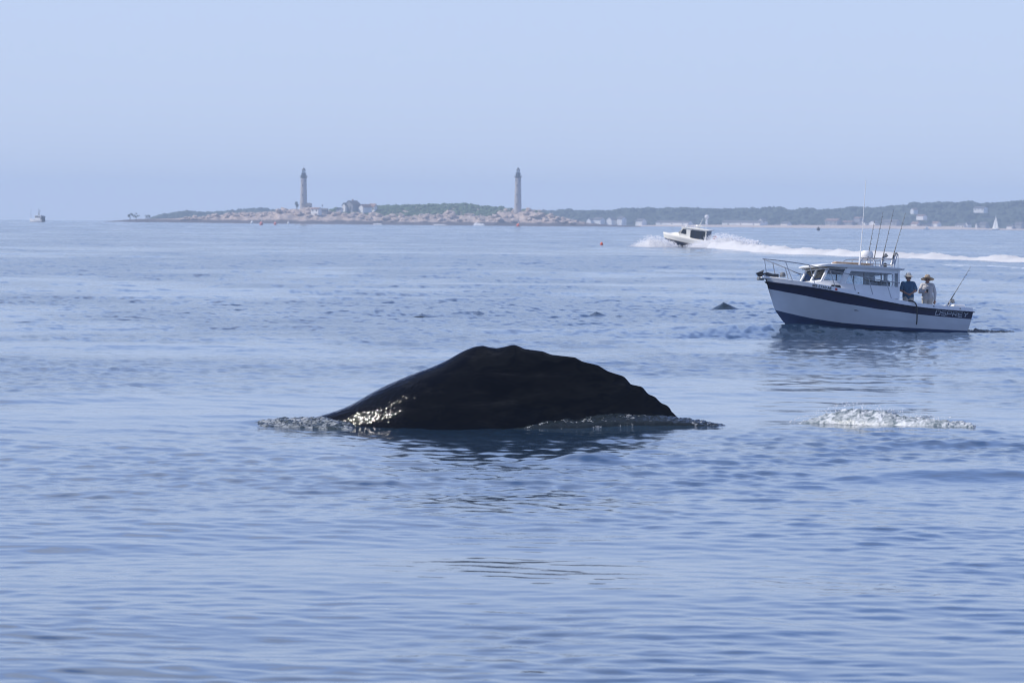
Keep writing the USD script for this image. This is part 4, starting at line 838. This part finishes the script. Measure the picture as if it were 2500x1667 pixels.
# small trees on the low ledge and by the tower
def tree(px,pyb,pyt,d,label,seed,wide=1.0,sparse=1.0):
    s=FPX/d; h=(pyb-pyt)/s; rr=np.random.RandomState(seed); b=PW(px,pyb,d); t=thing('tree',label,'tree',b-np.array([0,0,.8]))
    tr=[tube([(0,0,0),(.1*h*rr.normal()*.3,0,h*.35),(.05*h,0,h*.75)],.05*h,6,.02*h)]
    for i in range(5):
        a=rr.uniform(0,6.28); tr.append(tube([(0,0,h*.35),(math.cos(a)*h*.3*wide,math.sin(a)*h*.3*wide,h*rr.uniform(.6,.9))],.022*h,5,.008*h))
    part(t,'trunk',tr,M['bark'])
    n=int(260*sparse); c=rr.normal(size=(7,3))*np.array([.42*wide,.4*wide,.13])*h+np.array([0,0,h*.8]); k=rr.randint(0,7,n)
    pts=c[k]+rr.normal(size=(n,3))*np.array([.12,.12,.08])*h*wide
    part(t,'crown',droplets('x',pts,.085*h,None,'','',seed),M['crown'],smooth=False)
tree(317,538,519,DI,'wind bent tree standing highest on the low dark ledge at left',1,.6,.35)
tree(333,538,521,DI+6,'sparse tree right beside the highest one on the low ledge',2,.6,.3)
tree(360,538,523,DI+3,'small bush like tree on the low ledge nearest the blue wooded point',3,.8,.3)
tree(724,513,494,DI+32,'small dark tree touching the left side of the bare rock lighthouse',4,.45,1.0)
# surf at the island foot
def surf(px0,px1,pyt,label,seed):
    n=60; a=np.linspace(0,1,n); w=np.linspace(-1,1,10); T,Wd=np.meshgrid(a,w,indexing='ij'); d=DI-70
    X=np.repeat(np.array([xat(px0+(px1-px0)*q,548,d) for q in a])[:,None],10,1); Y=d+Wd*5
    h=(wl((px0+px1)/2)+1.0-pyt)/SI; nz=meshkit.fbm(np.stack([X/3,Y/3,X*0+seed],-1),4,seed)
    z=zsea(d)+h*(1-Wd**2)*np.clip(np.minimum(T,1-T)*6,0,1)**.6*(.35+1.1*nz)-.15
    m=loft(np.stack([X,Y,z],-1)); 
    if m.face_normals[:,2].mean()<0: m.invert()
    single('surf',m,M['spray'],label,'surf',smooth=True)
surf(910,934,546,'small white surf patch below the island houses',1); surf(1056,1092,548.0,'longest white streak of surf along the island foot',2); surf(1090,1112,550.5,'low white tail of surf right of the longest streak',5); surf(1155,1184,545.5,'white burst of surf left of the rocks under the scrub lighthouse',3)
# ================================================================ FAR SHORE
DS=5600.0
def sy(px): return 536.5+.00995*px+.8
HR=[(1170,540),(1205,520),(1260,514),(1319,512),(1352,514),(1375,512.5),(1388,509.5),(1400,513.5),(1434,513.5),(1497,514),(1523,507.5),(1560,509),(1581,504.5),(1600,509),(1640,506.5),(1661,505.5),(1700,506.5),(1715,509.5),(1772,509.5),(1830,508),(1868,506.5),(1906,505.5),(1933,513.5),(1977,506),(2002,512.5),(2040,510),(2090,504),(2136,508),(2180,501),(2220,501),(2231,492.5),(2250,496),(2297,492.5),(2340,494),(2369,489.5),(2385,497),(2423,495),(2461,493),(2500,488.5),(2600,487)]
HL=[(372,540),(385,524.5),(408,522),(430,518),(453,515),(500,517.5),(552,515),(614,509),(642,507.5),(655,511),(688,511.5),(720,515),(760,530),(790,540)]
def shore(prof,name,label):
    pf=np.array(prof); px=np.arange(pf[0,0],pf[-1,0]+.1,2.0); r=np.linspace(0,1,26); e=536.5+.00995*px-EYE*FPX
    top=H-(np.interp(px,pf[:,0],pf[:,1])+5.5-e)*DS/FPX-zsea(DS); R,T=np.meshgrid(r,top,indexing='ij')
    X=np.repeat(np.array([xat(p,530,DS) for p in px])[None],26,0); Y=DS+R*420
    f=np.clip(R/.6,0,1); f=f*f*(3-2*f); z=zsea(DS)-.8+1.4*np.clip(R/.05,0,1)+np.maximum(T-2,0)*f*np.clip((1-R)/.3,.2,1)+(meshkit.fbm(np.stack([X/40,Y/40,X*0],-1),3,3)-.5)*3*f
    m=loft(np.stack([X,Y,z],-1)); 
    if m.face_normals[:,2].mean()<0: m.invert()
    single(name,m,M['wood'],label,'hill',kind='structure',smooth=True)
    rs=np.random.RandomState(5); P=[];Rr=[]; n=int((pf[-1,0]-pf[0,0])*1.15)
    for i in range(n):
        p=rs.uniform(pf[0,0]+6,pf[-1,0]-2); q=.60 if i%2==0 else rs.uniform(.10,.6); j=int(np.clip((p-pf[0,0])/2,0,len(px)-1)); f=min(q/.6,1); f=f*f*(3-2*f)
        r_=rs.uniform(2.2,5.2); zz=zsea(DS)+.6+max(top[j]-2,0)*f
        if q>.5: zz=zsea(DS)+(H-(np.interp(p,pf[:,0],pf[:,1])-e[j])*(DS+q*420)/FPX-zsea(DS))-r_*.95+rs.uniform(-1.2,.3)
        P.append((X[0,j]*(DS+q*420)/DS,DS+q*420,zz)); Rr.append(r_)
    single('wood',blobs(P,Rr,9,2,.85),M['crown'],label.replace('hill','wood'),'wood',kind='stuff',smooth=False)
shore(HR,'far_hill','long low wooded hill behind the beach on the right')
shore(HL,'far_point','low wooded hill of the far point behind the left rocks')
def beach():
    px=np.arange(1560,2600,4.0); r=np.linspace(0,1,6); R,PX=np.meshgrid(r,px,indexing='ij'); d=DS-60+R*70
    X=np.repeat(np.array([xat(p,550,DS-30) for p in px])[None],6,0)
    hgt=np.interp(px,[1560,1620,2100,2330,2420,2600],[.6,1.6,3.2,3.0,1.6,1.2])
    z=zsea(DS)-.6+R**.7*(hgt[None]+.6)+(meshkit.fbm(np.stack([X/25,d/25,X*0],-1),3,8)-.5)*1.2*R
    m=loft(np.stack([X,d,z],-1)); 
    if m.face_normals[:,2].mean()<0: m.invert()
    single('beach',m,M['sand'],'pale pink sand beach under the far houses','beach',kind='structure',smooth=True)
beach()
zx=lambda x:1600+x/2.613; zy=lambda y:470+y/2.613; gx=lambda x:1000+x/3.92; gy_=lambda y:380+y/3.92
FH=[(420,700,212,180,'long white building on the beach behind the cream motorboat','w','g','x'),(660,705,212,166,'taller white block at the right end of the long white beach building','w','g','y'),
 (0,240,207,182,'long pale low hall left of the cream motorboat cabin','w','g','x'),(810,860,221,186,'pale two storey house alone right of the long white building','w','g','x'),(925,945,219,203,'tiny pale hut between the lone pale house and the whip antenna','w','r','y'),
 (765,790,219,205,'low pale shed just left of the lone pale house','w','g','x'),(1090,1180,203,168,'wide greyish house with low roof set back in the trees','g','r','x'),(1300,1355,226,177,'bright white house touching the left of the whip antenna','w','g','y'),
 (1372,1418,224,180,'bright white house just right of the whip antenna','w','g','y'),(1275,1322,176,158,'brown roof showing in the trees above the white antenna houses','g','r','x'),(1450,1560,207,174,'long pale roofed house behind the fishing rods','g','g','x'),
 (1640,1687,224,188,'square white house just right of the fishing rod tips','w','r','x'),(1768,1815,217,186,'pinkish white house with brown roof above the beach','w','r','x'),(1922,1985,224,199,'long low white house left of the narrow white one','w','g','x'),
 (1987,2006,226,190,'narrow white house beside the long low white house','w','g','y'),(2054,2066,226,194,'thin white gable left of the grey house near the sailboat','w','g','y'),(2074,2122,226,190,'grey house just left of the tall white sail','g','g','x'),
 (2038,2112,114,92,'white house high in the trees above the sailboat','w','g','x'),(1675,1725,160,143,'pale house halfway up the hill above the square white house','w','r','x'),(1638,1662,122,101,'small white house alone near the hill top by the rod tip','w','r','y'),
 (2250,2290,229,208,'small white house right of the sailboat','w','g','x'),(2300,2352,229,190,'greyish house at the right edge behind the beach','g','g','x'),(1700,1760,216,196,'low grey house between the square white and pinkish houses','g','g','x'),(1200,1270,200,182,'low greyish house roof in the trees left of the antenna','g','r','x')]
for a,b,c,d_,lab,wmt,rmt,rd in FH:
    gable('far_house',lab,zx(a),zx(b),zy(c)+1.5,zy(d_),DS+12 if c>150 else DS+130,M['housewhite' if wmt=='w' else 'housegrey'],M['roofgrey' if rmt=='g' else 'roofred'],'house',ridge=rd,eave=.66,depth=9,windows=0 if b-a<60 else 3)
for a,b,c,d_,lab,rd in ((1712,1760,652,600,'pale house leftmost of the group past the island tip','y'),(1770,1858,652,592,'wide pale house second from the island tip','x'),(1900,1960,656,590,'pale gabled house, third from the island tip','y'),(2000,2060,645,584,'pale house with grey roof, fourth from the island tip','x'),(2178,2252,664,604,'pale house right above the beach tip, nearest the bow spray','x')):
    gable('far_house',lab,gx(a),gx(b),gy_(c)+1,gy_(d_),DS+10,M['housewhite'],M['roofgrey'],'house',ridge=rd,eave=.64,depth=9)
wt=PW(1725.5,552,DS+12); x=thing('water_tower','small pale water tower on a slim stem behind the cream motorboat','tower',wt)
part(x,'stem',lathe([(1.6,-1),(1.2,3),(.9,7)],12),M['housewhite']); part(x,'tank',lathe([(.9,6.5),(2.2,8),(2.4,9.2),(1.8,10.4),(.2,11)],16),M['housewhite'])
# ================================================================ SMALL CRAFT AND BUOYS
def sailboat(px,pyb,pyt,d,label,lean=0.0):
    s=FPX/d; h=(pyb-pyt)/s; b=PW(px,pyb,d); b[2]=zsea(d); t=thing('sailboat',label,'sailboat',b,rotz=math.radians(-48))
    L_=h*.62; rows=[]
    for q in np.linspace(0,1,9):
        w=.17*L_*math.sin(math.pi*min(1,.08+q*.72))**.7; xx=-L_/2+q*L_; rows.append([(xx,-w,.9),(xx,-w*.6,.1),(xx,0,-.4),(xx,w*.6,.1),(xx,w,.9),(xx,0,.95),(xx,-w,.9)])
    part(t,'hull',loft(rows),M['gelcoat']); part(t,'cabin',rbox(-.1*L_,.22*L_,-.09*L_,.09*L_,.8,1.35,.1),M['gelcoat'])
    part(t,'mast',tube([(0,0,.8),(0,0,h)],.09,6,.05),M['steel'])
    def tri(A,B,C,bul):
        rows=[]
        for i in range(9):
            q=i/8; a=np.array(A)+(np.array(C)-np.array(A))*q; c=np.array(B)+(np.array(C)-np.array(B))*q
            rows.append([tuple(a+(c-a)*k+np.array([0,-bul*math.sin(math.pi*k)*(1-q*.6),0])) for k in np.linspace(0,1,6)])
        return loft(rows)
    part(t,'mainsail',tri((.12,0,1.6),(.42*L_,.4,1.6),(.08,0,h*.98),.3),M['sail']); part(t,'jib',tri((-.46*L_,0,1.1),(-.02*L_,-.3,1.3),(-.02,0,h*.82),.3),M['sail'])
    part(t,'boom',tube([(0,0,1.5),(.44*L_,.4,1.5)],.06,5),M['steel'])
sailboat(2430,567,529.5,4700,'white sailboat under full sail off the far beach at right')
sailboat(1398,541.5,521,4900,'tiny white sailboat showing behind the tip of the island')
def workboat():
    d=3350.0; b=PW(90,542,d); b[2]=zsea(d); t=thing('lobster_boat','white workboat with dark mast far off on the left horizon','boat',b,rotz=math.radians(-30)); Lh=9.6; rows=[]
    for q in np.linspace(0,1,11):
        w=1.6*math.sin(math.pi*min(.5,.03+q*.75))**.8; xx=-Lh/2+q*Lh; sh=1.9-1.0*q+.4*q*q; rows.append([(xx,-w,sh),(xx+.1,-w*.85,.2),(xx+.2,0,-.4),(xx+.1,w*.85,.2),(xx,w,sh),(xx,0,sh+.05),(xx,-w,sh)])
    part(t,'hull',loft(rows),M['gelcoat']); part(t,'wheelhouse',rbox(-.6,3.4,-1.3,1.3,1.0,3.7,.12),M['gelcoat']); part(t,'wheelhouse_roof',rbox(-.9,4.0,-1.5,1.5,3.7,3.95,.1),M['gelcoat'])
    part(t,'transom',rbox(4.2,4.9,-1.5,1.5,.3,3.4,.1),M['grey'])
    for y in (-1.31,): 
        for x0 in (-.3,.9,2.1): part(t,'window',bx(x0,x0+.9,y-.03,y+.05,2.5,3.3),M['black'],smooth=False)
    part(t,'mast',[tube([(1.4,0,3.9),(1.4,0,7.6)],.16,6,.1),tube([(1.4,0,5.2),(2.4,0,6.8)],.1,5),tube([(1.0,0,4.6),(1.8,0,4.6)],.3,6)],M['ironblack']); part(t,'antenna',tube([(-4.2,0,1.8),(-4.2,0,7.4)],.06,5),M['steel'])
    part(t,'bow_pulpit',rbox(-5.0,-3.9,-.3,.3,1.8,2.1,.08),M['gelcoat'])
workboat()
def buoy(px,py,r,m,label):
    d=dist_of(px,py); b=PW(px,py,d); b[2]=float(sea_height(b[0],d,.5)) if d<1500 else zsea(d); t=thing('lobster_buoy',label,'buoy',b)
    part(t,'float',lathe([(.02,-.5*r),(.7*r,-.2*r),(r,.4*r),(.9*r,1.3*r),(.35*r,1.9*r),(.02,2*r)],14),m); part(t,'stick',tube([(0,0,1.8*r),(.1*r,0,3.2*r)],.10*r,6),M['plastic'])
buoy(1469,598,.24,M['orange'],'bright orange buoy on open water left of the cream motorboat')
buoy(1265,553.5,1.0,M['orange'],'orange buoy close under the scrub lighthouse rocks'); buoy(638,550,.9,M['pinkbuoy'],'faded red buoy, left of two off the bare rock lighthouse'); buoy(672,549.5,.8,M['pinkbuoy'],'faded red buoy, right of two off the bare rock lighthouse')
buoy(615,546.5,.9,M['plastic'],'white buoy left of the faded red buoys'); buoy(704,547.5,.8,M['plastic'],'white buoy off the rocks right of the faded red buoys'); buoy(1998,563,.9,M['ironblack'],'small dark buoy off the far beach left of the whip antenna')
def launch():
    d=4300.0; b=PW(2262,565,d); b[2]=zsea(d); t=thing('small_launch','tiny white launch with a cabin lying off the far beach','boat',b); rows=[]
    for q in np.linspace(0,1,9):
        w=.9*math.sin(math.pi*min(.5,.04+q*.75))**.8; xx=-2.6+q*5.2; rows.append([(xx,-w,1.0-.3*q),(xx,-w*.8,.1),(xx,0,-.3),(xx,w*.8,.1),(xx,w,1.0-.3*q),(xx,0,1.05-.3*q),(xx,-w,1.0-.3*q)])
    part(t,'hull',loft(rows),M['gelcoat']); part(t,'cabin',rbox(-.8,1.0,-.7,.7,.7,2.2,.1),M['gelcoat'])
launch()
# ================================================================ AIR
hz=usdkit.material(stage,'/World/Looks/haze_air',{'v':('principled_volume',{'color':HAZE_COLOR,'density':HAZE_DENSITY})},volume='v.volume')
b=trimesh.creation.box((17600,17600,62)); b.apply_translation((0,0,24))
single('haze',b,hz,None,None,kind='stuff',smooth=False)
